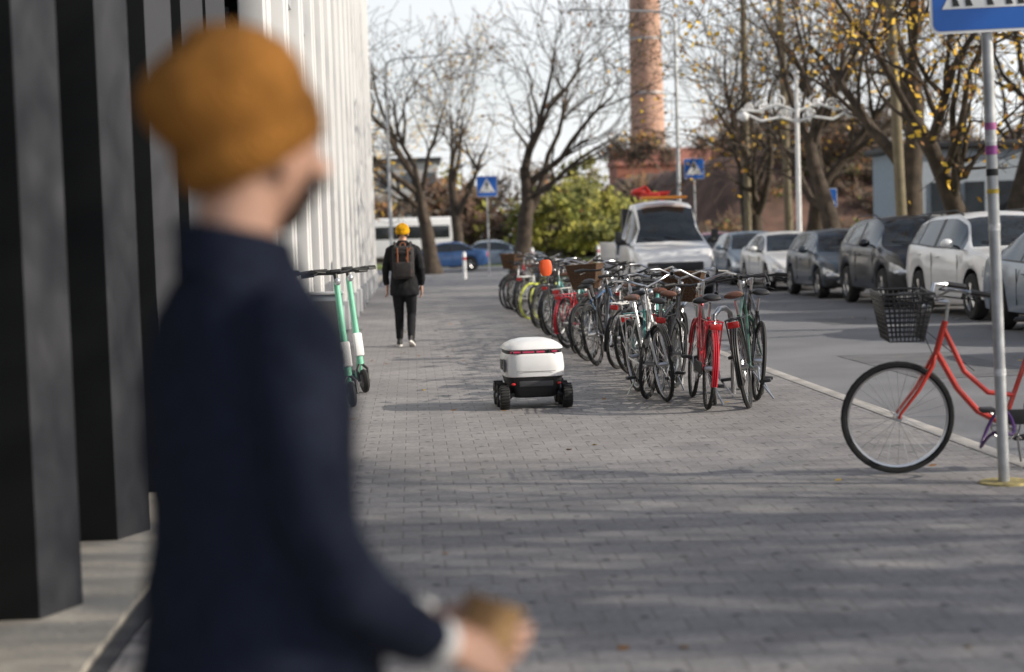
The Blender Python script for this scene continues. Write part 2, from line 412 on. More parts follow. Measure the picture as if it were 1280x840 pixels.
    mb.tube([(gx+.0,.15,curve(P['zr'],gx)+.03),(gx+.12,.6,curve(P['zr'],gx+.12)+.02)],.01,BLKP,4)
    if kind=='suv':
        for s_ in (1,-1): mb.tube([(2.0,s_*.62,1.66),(2.3,s_*.63,1.74),(3.6,s_*.63,1.72),(3.9,s_*.62,1.63)],.015,BLKP,6)
    if kind=='van':
        mb.box((-.02,0,.80),(.06,W*.66,.20),BLKP,bev=.03); mb.box((-.03,0,.42),(.1,W*.86,.20),DGREY,bev=.03)
        mb.box((1.6,0,2.42),(.3,1.1,.07),mat('beacon_bar',(.7,.25,.02),.3),bev=.02)
        mb.box((4.4,0,.62),(3.4,.9,.22),BLKP); mb.box((4.45,0,.95),(3.3,2.1,.12),GALV,bev=.01)
        for s_ in (1,-1):
            mb.box((4.45,s_*1.04,1.18),(3.3,.05,.4),WHITEP,bev=.01); wheel(mb,(4.6,s_*.82,r),r,.24,s_)
        mb.box((2.95,0,1.6),(.25,1.7,1.2),BLKP,bev=.02)
        cr=REDC
        mb.tube([(3.3,0,1.0),(3.3,0,2.2)],.13,cr,10); mb.tube([(3.3,0,2.2),(3.4,-.4,2.55),(3.5,.4,2.5)],.09,cr,8)
        mb.box((3.4,.1,2.50),(.5,.5,.16),cr,bev=.03); mb.ell((3.4,.35,2.6),(.25,.2,.12),cr); mb.tube([(3.4,0,2.5),(3.3,.2,2.75),(3.2,.5,2.62)],.04,cr,6)
    me=mb.mesh(name,ang=28)
    bm=bmesh.new(); bm.from_mesh(me); bmesh.ops.remove_doubles(bm,verts=bm.verts[:],dist=.0008); bmesh.ops.recalc_face_normals(bm,faces=bm.faces[:]); bm.to_mesh(me); bm.free()
    me.polygons.foreach_set('use_smooth',[True]*len(me.polygons)); me.set_sharp_from_angle(angle=R(30))
    return me
def paint(n,c,coat=.8): return mat('paint_'+n,c,.35,var=.04,scale=2,coat=coat,metal=.15)
REDC=mat('crane_red',(.5,.03,.02),.4)
PW=paint('white',(.80,.80,.80)); PD=paint('black_blue',(.006,.008,.014),.5); PG=paint('grey',(.035,.05,.07),.6); PS=paint('silver_blue',(.16,.21,.27)); PR=paint('red',(.35,.02,.03)); PBl=paint('blue',(.04,.11,.28))
cm=dict(sil=car_mesh('car_silver','sedan',PS),wsuv=car_mesh('car_white_suv','suv',PW),dsuv=car_mesh('car_dark_suv','suv',PD),gr=car_mesh('car_grey','hatch',PG),wh=car_mesh('car_white','sedan',PW),s2=car_mesh('car_s2','hatch',PS),rd=car_mesh('car_red','hatch',PR),bl=car_mesh('car_blue','sedan',PBl))
row=[('gr',15.2,9.75),('sil',20.6,9.5),('wsuv',26.1,10.05),('dsuv',31.2,10.0),('gr',36.4,9.95),('wh',41.8,9.95),('s2',47.2,10.0),('rd',52.0,9.95),('bl',57.2,10.1),('sil',62.2,10.1)]
for k,yy,xx in row: place('parked_car',cm[k],(xx,yy,-.1),(0,0,R(90+random.uniform(-1,1))),scale=(1.04,)*3)
for k,xx,yy,rz in (('bl',-.9,82,0),('sil',6.6,84,180),('gr',14,84,180),('wh',20,82,0)): place('parked_car',cm[k],(xx,yy,-.1),(0,0,R(rz)))
van=car_mesh('truck','van',PW); place('flatbed_truck',van,(6.05,38.5,-.1),(0,0,R(90)))
b=MB(); b.box((6,0,1.75),(11,2.5,2.7),WHITEP,bev=.15); b.box((6,0,2.1),(10.4,2.54,.9),CGLASS,bev=.05)
for x in (2.3,9.2):
    for s_ in (1,-1): wheel(b,(x,s_*1.15,.48),.48,.28,s_)
for x in range(1,11,2): b.box((x+.5,0,2.1),(.12,2.56,.9),BLKP)
b.obj('city_bus',(-8.6,116,-.1))

# ---------------------------------------------------------------- bicycles
def bike_mesh(name,fm,step=False,basket=None,fend=True,rack=True,tyre=RUB,rim=STEEL,saddle=BLKP,drop=False):
    mb=MB(); r=.335; RH=Vector((0,0,r)); FH=Vector((1.07,0,r))
    for c in (RH,FH):
        mb.torus(c,r-.018,.018,tyre,40,6); mb.torus(c,r-.042,.011,rim,40,5)
        mb.cyl(c+Vector((0,-.045,0)),c+Vector((0,.045,0)),.02,STEEL,8)
        for q in range(28):
            a=2*math.pi*q/28; h=.035 if q%2 else -.035; off=.35 if (q//2)%2 else -.35
            mb.tube([c+Vector((.018*math.cos(a+off),h,.018*math.sin(a+off))),c+Vector(((r-.045)*math.cos(a),0,(r-.045)*math.sin(a)))],.0014,STEEL,3,cap=False)
    BB=Vector((.45,0,.28)); ST=Vector((.29,0,.74)); HT=Vector((.80,0,.86)); HB=Vector((.845,0,.70))
    mb.tube([BB,ST],.015,fm); mb.tube([ST,ST+(ST-BB).normalized()*.12],.012,STEEL)
    mb.tube([HT+Vector((-.012,0,.04)),HB],.019,fm)
    if step:
        mb.tube([HB+Vector((0,0,.03)),Vector((.72,0,.50)),Vector((.6,0,.36)),BB],.019,fm)
        mb.tube([HT,Vector((.68,0,.60)),Vector((.54,0,.47)),Vector((.385,0,.45))],.016,fm)
    else:
        mb.tube([HB+Vector((0,0,.02)),BB],.018,fm); mb.tube([HT,ST-Vector((0,0,.03))],.015,fm)
    for s_ in (-1,1):
        mb.tube([BB+Vector((0,s_*.03,0)),RH+Vector((.1,s_*.055,-.01)),RH+Vector((0,s_*.055,0))],.009,fm,6)
        mb.tube([ST+Vector((0,s_*.015,-.04)),RH+Vector((0,s_*.055,0))],.008,fm,6)
        mb.tube([HB+Vector((.008,s_*.02,0)),HB+Vector((.03,s_*.05,-.06)),Vector((.955,s_*.05,.5)),FH+Vector((-.01,s_*.05,.03)),FH+Vector((0,s_*.05,0))],[.014,.014,.012,.009,.009],fm,6)
    mb.torus(BB+Vector((0,.05,0)),.085,.006,STEEL,24,4); mb.cyl(BB+Vector((0,-.07,0)),BB+Vector((0,.07,0)),.018,STEEL,8)
    for q in range(5): 
        a=R(72*q); mb.tube([BB+Vector((0,.05,0)),BB+Vector((.085*math.cos(a),.05,.085*math.sin(a)))],.006,STEEL,4)
    for s_,a in ((1,40),(-1,220)):
        e=BB+Vector((.165*math.cos(R(a)),s_*.075,.165*math.sin(R(a)))); mb.tube([BB+Vector((0,s_*.07,0)),e],.009,STEEL,6)
        mb.box(e+Vector((0,s_*.05,0)),(.08,.09,.025),BLKP,bev=.005)
    mb.tube([BB+Vector((0,.05,.085)),RH+Vector((0,.05,.035))],.005,BLKP,4); mb.tube([BB+Vector((0,.05,-.085)),RH+Vector((0,.05,-.035))],.005,BLKP,4)
    if step: mb.box((.24,.066,.33),(.52,.012,.09),BLKP,bev=.005)
    sp=ST+(ST-BB).normalized()*.14; rings=[]
    for x,w,h in ((-.14,.03,.0),(-.12,.075,.025),(-.06,.08,.035),(.0,.045,.03),(.08,.022,.02),(.13,.016,.015),(.145,.006,.006)):
        rings.append([Vector((sp.x+x,sp.y+w*math.cos(2*math.pi*j/12),sp.z+.02+h*.3+max(h,.008)*.9*math.sin(2*math.pi*j/12))) for j in range(12)])
    mb.loft(rings,saddle)
    top=HT+Vector((-.03,0,.15)); mb.tube([HT+Vector((-.012,0,.03)),top],.012,STEEL)
    f=top+Vector((.07,0,.01)); mb.tube([top,f],.013,STEEL)
    pts=[]
    BAR=BLKP if (drop or not step) else STEEL
    if drop: pts=[(.02,-.22,-.10),(.10,-.22,-.09),(.12,-.21,-.03),(.05,-.2,.0),(0,-.1,0),(0,.1,0),(.05,.2,0),(.12,.21,-.03),(.10,.22,-.09),(.02,.22,-.10)]
    elif step: pts=[(-.24,-.29,.05),(-.13,-.28,.07),(-.03,-.2,.08),(.01,-.08,.03),(0,0,0),(.01,.08,.03),(-.03,.2,.08),(-.13,.28,.07),(-.24,.29,.05)]
    else: pts=[(-.10,-.31,.03),(-.05,-.22,.03),(0,-.08,0),(0,.08,0),(-.05,.22,.03),(-.10,.31,.03)]
    pts=[f+Vector(p) for p in pts]; mb.tube(pts,.011,BAR,8)
    mb.tube([pts[0],pts[0]+(pts[1]-pts[0]).normalized()*.11],.017,BLKP); mb.tube([pts[-1],pts[-1]+(pts[-2]-pts[-1]).normalized()*.11],.017,BLKP)
    for s_,p in ((-1,pts[1]),(1,pts[-2])): mb.tube([p+Vector((.0,0,0)),p+Vector((.05,0,-.03)),p+Vector((-.04,s_*.04,-.045))],.006,BLKP,5)
    mb.tube([f+Vector((-.02,.12,.02)),f+Vector((.12,.08,0)),f+Vector((.12,.02,-.1)),HB+Vector((.02,.03,0))],.003,BLKP,4)
    mb.tube([f+Vector((-.02,-.12,.02)),f+Vector((.14,-.06,.02)),f+Vector((.10,-.02,-.14)),Vector((.62,0,.6))],.003,BLKP,4)
    mb.ell(f+Vector((.06,0,-.05)),(.035,.035,.035),STEEL,10,6)
    if fend:
        for c,a0,a1 in ((RH,10,200),(FH,20,160)):
            for w in (-.016,0,.016): mb.torus(c+Vector((0,w,0)),r+.018,.009,BLKP if fm is not FR else fm,24,4,a0=a0,a1=a1)
            for s_ in (-1,1):
                aa=R(160) if c is RH else R(150)
                mb.tube([c+Vector((0,s_*.05,0)),c+Vector(((r+.02)*math.cos(aa),s_*.02,(r+.02)*math.sin(aa)))],.003,STEEL,4)
    if rack:
        z=r+.385
        for s_ in (-.06,0,.06): mb.tube([(.25,s_,z),(-.18,s_,z)],.006,fm if step else BLKP,5)
        mb.tube([(-.18,-.06,z),(-.18,.06,z)],.006,fm if step else BLKP,5); mb.tube([(.1,-.06,z),(.1,.06,z)],.005,BLKP,5)
        for s_ in (-.06,.06):
            mb.tube([(0,s_,r+.02),(-.15,s_,z)],.006,fm if step else BLKP,5); mb.tube([(0,s_,r+.02),(.08,s_,z)],.006,fm if step else BLKP,5)
        mb.box((-.2,0,z-.04),(.015,.09,.05),REDL,bev=.005)
    if basket:
        bx=f+Vector((.20,0,.0)); w0,l0,w1,l1,h=.13,.10,.19,.15,.28
        def rect(z,w,l,n=9):
            P_=[]
            for q in range(4*n):
                s_=q//n;t=(q%n)/n
                c_=[(-l,-w),(l,-w),(l,w),(-l,w)]; a=c_[s_];d=c_[(s_+1)%4]; P_.append(Vector((bx.x+a[0]+(d[0]-a[0])*t,a[1]+(d[1]-a[1])*t,z)))
            return P_
        lo=rect(bx.z-.22,w0,l0);hi=rect(bx.z+h-.22,w1,l1)
        for a,d in zip(lo,hi): mb.tube([a,d],.0035,basket,4,cap=False)
        for k in range(11):
            t=k/10; rr=[p.lerp(q,t) for p,q in zip(lo,hi)]; mb.tube(rr+[rr[0]],.0035 if k<10 else .007,basket,4,cap=False)
        for k in range(9): mb.tube([lo[k],lo[min(26,27-k)]],.003,basket,3,cap=False)
        if basket is WICK: mb.loft([[p for p in lo],[p for p in hi]],WICK,cap=False)
    mb.tube([BB+Vector((-.08,-.03,-.02)),Vector((.30,-.17,.02))],.008,STEEL,6)
    return mb.mesh(name,ang=40)
WICK=mat('wicker',(.10,.055,.03),.9,bump=.8,bscale=60)
FR=mat('bike_red',(.5,.015,.03),.3,coat=.6); FRO=mat('bike_red_orange',(.55,.035,.02),.3,coat=.6); FB=mat('bike_black',(.015,.015,.017),.35,coat=.4); FW=mat('bike_white',(.7,.7,.68),.35,coat=.4)
FG=mat('bike_green',(.03,.08,.06),.35,coat=.4); FBL=mat('bike_blue',(.04,.10,.2),.35,coat=.4); FY=mat('bike_yellow',(.55,.6,.05),.35,coat=.4); FTQ=mat('bike_turquoise',(.12,.4,.38),.35,coat=.4); FS=mat('bike_silver',(.4,.4,.42),.35,metal=.7)
BRN=mat('leather_brown',(.12,.05,.03),.5)
bm_={ 'red':bike_mesh('bk_red',FR,True,None,rim=BLKP), 'blk':bike_mesh('bk_blk',FB,False,None,fend=False,rack=False,rim=BLKP), 'blk2':bike_mesh('bk_blk2',FB,True,WICK,saddle=BRN),'wht':bike_mesh('bk_wht',FW,True,None,saddle=BRN),
 'grn':bike_mesh('bk_grn',FG,False,None,drop=True,fend=True,rack=True,rim=BLKP,saddle=BRN),'blu':bike_mesh('bk_blu',FBL,False,None,rack=False,rim=BLKP),'yel':bike_mesh('bk_yel',FY,False,None,fend=False,rack=False,tyre=mat('tyre_yellow',(.5,.55,.08),.7)),
 'tq':bike_mesh('bk_tq',FTQ,True,BLKP),'slv':bike_mesh('bk_slv',FS,False,None,rack=True)}
def bike(k,x,y,head,lean=4,flip=False,s=1.0):
    a=R(90-head)
    if flip:
        x+=1.07*math.cos(a); y+=1.07*math.sin(a); a+=math.pi
    place('bicycle',bm_[k],(x,y,0),(R(lean),0,a),scale=(s,s,s))
rb=random.Random(3)
bike('red',2.42,13.9,3,5,s=1.04); bike('grn',2.78,13.9,17,-8,s=1.06); bike('wht',2.2,14.7,-6,5,True); bike('blk',2.56,14.3,9,-6); bike('blk',2.96,14.5,4,5,s=1.05)
keys=['blk','blk2','grn','tq','slv','blk','wht','blk','blu','blk2','blk','slv','red','blk','wht','grn','tq','blk','grn','blk2','blk','slv','blu','blk','yel','yel','wht','blk','blu','blk','slv','blk2','wht','red','blk']
y=15.0
for i,k in enumerate(keys):
    bike(k,2.15+rb.uniform(-.15,.15),y,rb.uniform(12,32)+min(14,i*.6),rb.uniform(3,9)*rb.choice((-1,1)),rb.random()<.4,rb.uniform(.97,1.07))
    y+=rb.uniform(.42,.85)
hr=MB(); hr.tube([(0,-.35,0),(0,-.35,.6),(0,-.28,.75),(0,-.1,.8),(0,.1,.8),(0,.28,.75),(0,.35,.6),(0,.35,0)],.024,STEEL,10)
hm=hr.mesh('hoop')
for i in range(13): place('bike_rack',hm,(2.75,14.9+i*1.8,0),(0,0,R(-25)))
fbm=bike_mesh('bk_front',FRO,True,BLKP,fend=False,rack=True)
place('bicycle',fbm,(2.90+1.07,9.84,0),(R(-3),0,R(180-5)),scale=(1.02,)*3)

# ---------------------------------------------------------------- signs
def crossing_sign(name,loc,size,height,lean=0,stickers=False,rz=0):
    e=empty(name,loc,(0,R(lean),R(rz)))
    p=MB(); p.cyl((0,0,-.1),(0,0,height+size+.05),.032 if stickers else .035,GALV,16)
    p.ell((0,0,height+size+.05),(.036,.036,.02),GALV)
    for z in (.2,.8): p.box((0,.0,height+size*z),(.12,.09,.03),STEEL,bev=.005)
    p.obj('pole',parent=e)
    s_=MB(); h=size/2; zc=height+h; yf=-.055
    def rr(w,rad,y,n=6):
        o=[]
        for cx,cz,a0 in ((w-rad,w-rad,0),(-w+rad,w-rad,90),(-w+rad,-w+rad,180),(w-rad,-w+rad,270)):
            for k in range(n+1): a=R(a0+90*k/n); o.append((cx+rad*math.cos(a),y,zc+cz+rad*math.sin(a)))
        return o
    a=rr(h,.05,yf);bk=rr(h,.05,yf+.012); n=len(a)
    s_.add(a+bk,[list(range(n)),list(range(n,2*n))[::-1]]+[[i,(i+1)%n,n+(i+1)%n,n+i] for i in range(n)],SWHITE)
    f2=rr(h-.016,.04,yf-.003); s_.add(f2,[list(range(len(f2)))],BLUE)
    k=size
    s_.add([(-.40*k,yf-.006,zc-.30*k),(.40*k,yf-.006,zc-.30*k),(0,yf-.006,zc+.40*k)],[[0,1,2]],SWHITE)
    yb=yf-.009
    def poly(pp): s_.add([(x*k,yb,zc+(z+.05)*k) for x,z in pp],[list(range(len(pp)))],SBLACK)
    poly([(.035*math.cos(R(30*q)),.175+.035*math.sin(R(30*q))) for q in range(12)])
    poly([(-.05,.12),(.05,.12),(.04,-.06),(-.04,-.06)])
    poly([(-.04,-.055),(.0,-.055),(-.07,-.24),(-.12,-.24)]); poly([(.0,-.055),(.04,-.055),(.11,-.23),(.065,-.24)])
    poly([(-.05,.115),(-.02,.08),(-.10,.0),(-.125,.02)]); poly([(.05,.115),(.02,.08),(.09,.0),(.12,.02)])
    for x in (-.31,-.20,-.02,.14,.24): poly([(x,-.33),(x+.06,-.33),(x+.035,-.265),(x-.005+.0,-.265)])
    s_.obj('sign_plate',parent=e,smooth=False)
    if stickers:
        q=MB()
        cs=[(2.02,.04,(.42,.12,.3)),(1.95,.035,(.7,.7,.7)),(1.88,.05,(.35,.08,.3)),(1.76,.04,(.02,.02,.02)),(1.66,.025,(.6,.42,.05)),(1.45,.04,(.7,.7,.7)),(.62,.04,(.7,.7,.7))]
        for i,(z,hh,c) in enumerate(cs): q.cyl((0,0,z),(0,0,z+hh),.0335,mat('sticker%d'%i,c,.6,var=.4,scale=30),16)
        q.obj('stickers',parent=e)
        q=MB(); q.cyl((0,0,-.02),(0,0,.012),.15,mat('yellow_paint',(.40,.33,.14),.85,var=.4,scale=20),24,r2=.14); q.obj('yellow_base',parent=e)
        q=MB(); pur=mat('lock_purple',(.07,.02,.14),.4)
        pts=[(.04+.07*math.cos(t)*1.2,.2+.16*math.sin(t),.28+.05*math.sin(t*2)+.07*math.cos(t)) for t in [2*math.pi*k/24 for k in range(25)]]
        q.tube(pts,.010,pur,8,cap=False); q.obj('bike_lock',parent=e)
    return e
crossing_sign('traffic_sign',(3.345,9.4,0),.68,2.565,-1.4,True,0)
crossing_sign('traffic_sign',(3.0,66,0),.8,3.1)
crossing_sign('traffic_sign',(11.2,66,0),.8,3.55)
crossing_sign('traffic_sign',(13.0,52,0),.6,2.1)
b=MB(); b.tube([(0,0,0),(0,0,.95),(0,0,1.0)],[.07,.07,.04],SWHITE,14); b.cyl((0,0,.7),(0,0,.8),.072,REDL,14); bo=b.mesh('bol')
for x,y in ((1.9,62),(5.2,73.0),(8.2,74)): place('bollard',bo,(x,y,0))

# ---------------------------------------------------------------- delivery robot
rob=empty('delivery_robot',(1.02,14.8,0),(0,0,R(3)))
b=MB(); n=40
def rring(z,a,b_,p=4.5,cy=0): return ellring(0,cy,z,a,b_,n,p)
b.loft([rring(.095,.18,.23),rring(.115,.205,.255),rring(.20,.232,.283),rring(.285,.258,.302)],BLKP)
b.obj('lower_body',parent=rob,ang=40)
b=MB(); b.loft([rring(.275,.250,.295),rring(.284,.262,.308),rring(.36,.270,.316),rring(.46,.262,.310,4.2),rring(.478,.254,.302,4),rring(.484,.245,.292,4)],WHITEP); b.obj('upper_body',parent=rob,ang=40)
b=MB(); b.loft([rring(.48,.250,.296,4),rring(.515,.248,.294,4)],BLKP); 
b.obj('sensor_band',parent=rob,ang=40)
b=MB(); b.loft([rring(.510,.252,.298,4),rring(.520,.264,.312,4),rring(.535,.258,.305,3.8),rring(.56,.232,.278,3.5),rring(.585,.185,.23,3),rring(.602,.12,.15,2.6),rring(.608,.04,.05,2.2)],WHITEP); b.obj('lid',parent=rob,ang=40)
b=MB(); PK=mat('band_red',(.6,.05,.12),.3)
b.box((-.07,-.297,.497),(.30,.008,.018),PK,bev=.003); b.box((.17,-.292,.497),(.06,.008,.018),PK,bev=.003)
for x in (-.2,-.12,0,.12,.2): b.ell((x,-.297,.497),(.012,.008,.012),CGLASS,10,6)
b.box((.0,-.29,.22),(.30,.02,.05),DGREY,bev=.006); b.box((-.271,0,.38),(.006,.16,.09),DGREY,bev=.003); b.box((-.268,-.19,.38),(.006,.12,.11),DGREY,bev=.003)
b.box((0,-.3165,.33),(.34,.002,.003),DGREY)
for x in (-.2,.2): b.ell((x,-.29,.22),(.02,.01,.012),REDL,8,6)
b.obj('details',parent=rob)
b=MB()
for s_ in (1,-1):
    for yy in (-.24,.03,.27):
        x=s_*.275; wr=.105
        prof=[(.05,-.04),(.09,-.04),(.101,-.03),(.105,0),(.101,.03),(.09,.04),(.05,.04)]
        vs=[];fs=[];nn=28
        for rr_,h in prof:
            for j in range(nn): a=2*math.pi*j/nn; vs.append((x+h,yy+rr_*math.cos(a),wr+rr_*math.sin(a)))
        for i in range(len(prof)-1):
            for j in range(nn): fs.append([i*nn+j,i*nn+(j+1)%nn,(i+1)*nn+(j+1)%nn,(i+1)*nn+j])
        b.add(vs,fs,RUB)
        for q in range(24):
            a=2*math.pi*q/24; b.box((x,yy+.104*math.cos(a),wr+.104*math.sin(a)),(.075,.011,.007),RUB,rot=Matrix.Rotation(a+math.pi/2,4,'X'))
        b.cyl((x-.035,yy,wr),(x+.035,yy,wr),.05,DGREY,16); b.cyl((x+s_*.03,yy,wr),(x+s_*.047,yy,wr),.02,STEEL,10)
        b.tube([(s_*.19,yy,.13),(s_*.265,yy,wr)],.016,BLKP,8)
    b.tube([(s_*.225,-.24,wr),(s_*.225,-.1,.19),(s_*.225,.03,wr)],.018,BLKP,8)
b.obj('wheels',parent=rob)
b=MB(); b.tube([(.22,.22,.54),(.215,.23,.8),(.20,.24,1.05),(.19,.25,1.25)],.0045,BLKP,6)
OR=mat('flag_orange',(.75,.1,.02),.6)
b.loft([ellring(.185,.25,1.14,.03,.012,12,2),ellring(.185,.25,1.16,.05,.014,12,2),ellring(.183,.25,1.22,.06,.014,12,2),ellring(.183,.25,1.27,.05,.013,12,2),ellring(.183,.25,1.285,.03,.01,12,2)],OR)
b.obj('antenna_flag',parent=rob)

# ---------------------------------------------------------------- scooters
MINT=mat('scooter_mint',(.20,.55,.38),.35,coat=.4)
def scooter_mesh():
    mb=MB()
    for x in (0,.88):
        mb.torus((x,0,.11),.085,.027,RUB,28,8); mb.cyl((x,-.025,.11),(x,.025,.11),.065,DGREY,16); mb.cyl((x,-.035,.11),(x,.035,.11),.02,STEEL,8)
    mb.box((.40,0,.13),(.56,.15,.055),DGREY,bev=.02); mb.box((.40,0,.163),(.52,.14,.012),RUB,bev=.004)
    mb.tube([(.12,0,.14),(.0,.0,.2)],.03,MINT,10); mb.torus((0,0,.11),.125,.012,BLKP,16,5,a0=20,a1=160)
    mb.tube([(.66,0,.14),(.74,0,.22),(.79,0,.32)],.032,MINT,10)
    mb.tube([(.80,0,.26),(.70,0,1.08)],[.034,.026],MINT,12); mb.tube([(.70,0,1.08),(.69,0,1.15)],.02,BLKP)
    for s_ in (-1,1): mb.tube([(.80,0,.28),(.85,s_*.05,.22),(.88,s_*.05,.11)],.014,BLKP,8)
    mb.box((.80,0,.45),(.05,.085,.22),SWHITE,rot=Matrix.Rotation(R(-7),4,'Y'),bev=.015)
    mb.tube([(.63,-.29,1.15),(.67,-.15,1.16),(.69,0,1.15),(.67,.15,1.16),(.63,.29,1.15)],.014,BLKP,8)
    for s_ in (-1,1):
        mb.tube([(.63,s_*.29,1.15),(.655,s_*.18,1.155)],.02,RUB,8); mb.tube([(.69,s_*.15,1.17),(.74,s_*.2,1.15),(.72,s_*.27,1.14)],.007,BLKP,5)
    mb.box((.69,0,1.17),(.07,.1,.03),BLKP,bev=.01); mb.ell((.76,0,1.08),(.03,.03,.035),LAMPG)
    mb.tube([(.45,-.06,.1),(.4,-.2,.01)],.01,STEEL,6)
    return mb.mesh('scooter')
sm=scooter_mesh()
for x,y,a in ((-.78,16.2,-78),(-1.10,16.1,-82),(-.80,17.6,-72)): place('electric_scooter',sm,(x,y,.0),(R(4),0,R(a)),scale=(1.06,)*3)
b=MB(); b.box((0,0,.52),(.36,.22,.80),mat('cabinet_grey',(.16,.18,.2),.5),bev=.02); b.box((0,0,.05),(.40,.26,.12),CONC,bev=.01); b.box((0,-.115,.55),(.28,.01,.6),DGREY,bev=.004); b.box((0,0,.935),(.40,.26,.03),GALV,bev=.008)
b.obj('utility_cabinet',(-.98,18.9,.0))

# ---------------------------------------------------------------- people
def remesh_obj(mb,name,parent,vox,smooth=6,loc=(0,0,0),extra=None,fold=0):
    o=mb.obj(name,loc,parent=parent)
    m=o.modifiers.new('r','REMESH'); m.mode='VOXEL'; m.voxel_size=vox; m.use_smooth_shade=True
    s_=o.modifiers.new('s','SMOOTH'); s_.iterations=smooth; s_.factor=.5
    if fold:
        t=bpy.data.textures.new(name+'_fold','CLOUDS'); t.noise_scale=.09
        d=o.modifiers.new('d','DISPLACE'); d.texture=t; d.strength=fold; d.mid_level=.5
    return o
def head_mesh(mb,c,M,beard=None,hair=None):
    n,k=40,30; vs=[];fs=[]
    def shape(d):
        x,y,z=d
        r=Vector((x*.076,y*.096,z*.118))
        if z<0: r.x*=1-.28*(-z)**1.3; 
        if z<-.2 and y>0: r.y*=1-.10*(-z-.2)
        if z<-.3 and y<0: r.y*=1-.35*(-z-.3)
        def g(cx,cz,sx,sz): return math.exp(-((x-cx)/sx)**2-((z-cz)/sz)**2)
        if y>0:
            r.y+= .030*g(0,-.18,.13,.14)+.014*g(0,.0,.12,.2)
            r.y-= .012*(g(.36,.04,.17,.11)+g(-.36,.04,.17,.11))
            r.y+= .006*g(0,.2,.6,.08)
            r.y+= .008*g(0,-.47,.25,.05)+.008*g(0,-.56,.22,.05)
            r.y+= .012*g(0,-.82,.3,.14)
        return r
    for i in range(k+1):
        ph=-math.pi/2+math.pi*i/k
        for j in range(n):
            a=2*math.pi*j/n; d=(math.cos(ph)*math.cos(a),math.cos(ph)*math.sin(a),math.sin(ph)); vs.append(Vector(c)+M@shape(d))
    for i in range(k):
        for j in range(n): fs.append([i*n+j,i*n+(j+1)%n,(i+1)*n+(j+1)%n,(i+1)*n+j])
    mb.add(vs,fs,SKIN)
    c=Vector(c)
    T=Matrix.Translation(c)@M.to_4x4()
    EYE=mat('eye_white',(.8,.78,.75),.2); IR=mat('iris',(.05,.03,.02),.1)
    LIP=mat('lips',(.5,.2,.17),.5)
    for s_ in (-1,1):
        mb.ell((s_*.030,.078,.006),(.013,.012,.010),EYE,12,8,T); mb.ell((s_*.030,.0885,.006),(.005,.004,.005),IR,8,6,T)
        mb.tube([(s_*.048,.082,.025),(s_*.03,.095,.031),(s_*.014,.094,.027)],[.003,.004,.003],hair or BRN,6,M=T)
        mb.ell((s_*.076,-.002,-.012),(.012,.02,.032),SKIN,12,8,T); mb.ell((s_*.082,.004,-.01),(.005,.011,.02),LIP,8,6,T)
    mb.tube([(-.022,.092,-.060),(0,.101,-.058),(.022,.092,-.060)],[.003,.005,.003],LIP,6,M=T)
    if beard:
        vs=[];fs=[];K=12;N=30
        for i in range(K+1):
            z=-.98+ .72*i/K; ph=math.asin(z)
            for j in range(N+1):
                a=math.pi*.15+math.pi*.70*j/N
                d=(math.cos(ph)*math.cos(a),math.cos(ph)*math.sin(a),z); r=shape(d)
                off=1.10 if not (abs(d[0])<.45 and z>-.42) else .93
                if z>-.5 and abs(d[0])<.62: off=.95
                vs.append(c+M@Vector((r.x*off,r.y*off+.002,r.z*1.1)))
        for i in range(K):
            for j in range(N): q=i*(N+1)+j; fs.append([q,q+1,q+N+2,q+N+1])
        mb.add(vs,fs,beard)
        mb.tube([(-.035,.092,-.052),(-.015,.106,-.040),(0,.11,-.038),(.015,.106,-.040),(.035,.092,-.052)],[.005,.008,.008,.008,.005],beard,8,M=T)
    if hair:
        rings=[]
        for z,a,b_ in ((-.065,.058,.055),(-.04,.078,.088),(.0,.082,.099),(.05,.078,.096)):
            rings.append([Vector((a*math.cos(R(t)),b_*math.sin(R(t)),z)) for t in range(195,350,11)])
        nn=len(rings[0]); vs=[p for r_ in rings for p in r_]; fs=[[i*nn+j,i*nn+j+1,(i+1)*nn+j+1,(i+1)*nn+j] for i in range(3) for j in range(nn-1)]
        mb.add(vs,fs,hair,T)
def beanie(mb,c,M,m,prof,big=1.0):
    T=Matrix.Translation(Vector(c))@M.to_4x4()
    n=72; rings=[]
    for z,a,b_,dy in prof:
        rr_=[]
        for j in range(n):
            t=2*math.pi*j/n; w=1+.012*(j%2)
            rr_.append(Vector((a*big*w*math.cos(t),b_*big*w*math.sin(t)+dy,z+.012*math.sin(t))))
        rings.append(rr_)
    mb.loft(rings,m,M=T)
PR_SLOUCH=[(-.012,.086,.106,0),(-.022,.092,.114,0),(-.014,.097,.120,0),(.025,.100,.122,0),(.036,.098,.119,0),(.043,.095,.115,0),(.065,.100,.121,-.006),(.09,.103,.126,-.014),(.12,.100,.122,-.022),(.148,.086,.106,-.030),(.170,.062,.078,-.036),(.182,.033,.042,-.040),(.185,.004,.005,-.040)]
PR_CAP=[(.015,.088,.108,0),(.008,.092,.112,0),(.02,.095,.115,0),(.048,.095,.115,0),(.056,.089,.108,0),(.075,.088,.106,-.002),(.10,.078,.094,-.006),(.122,.055,.068,-.01),(.135,.028,.035,-.012),(.139,.004,.005,-.012)]
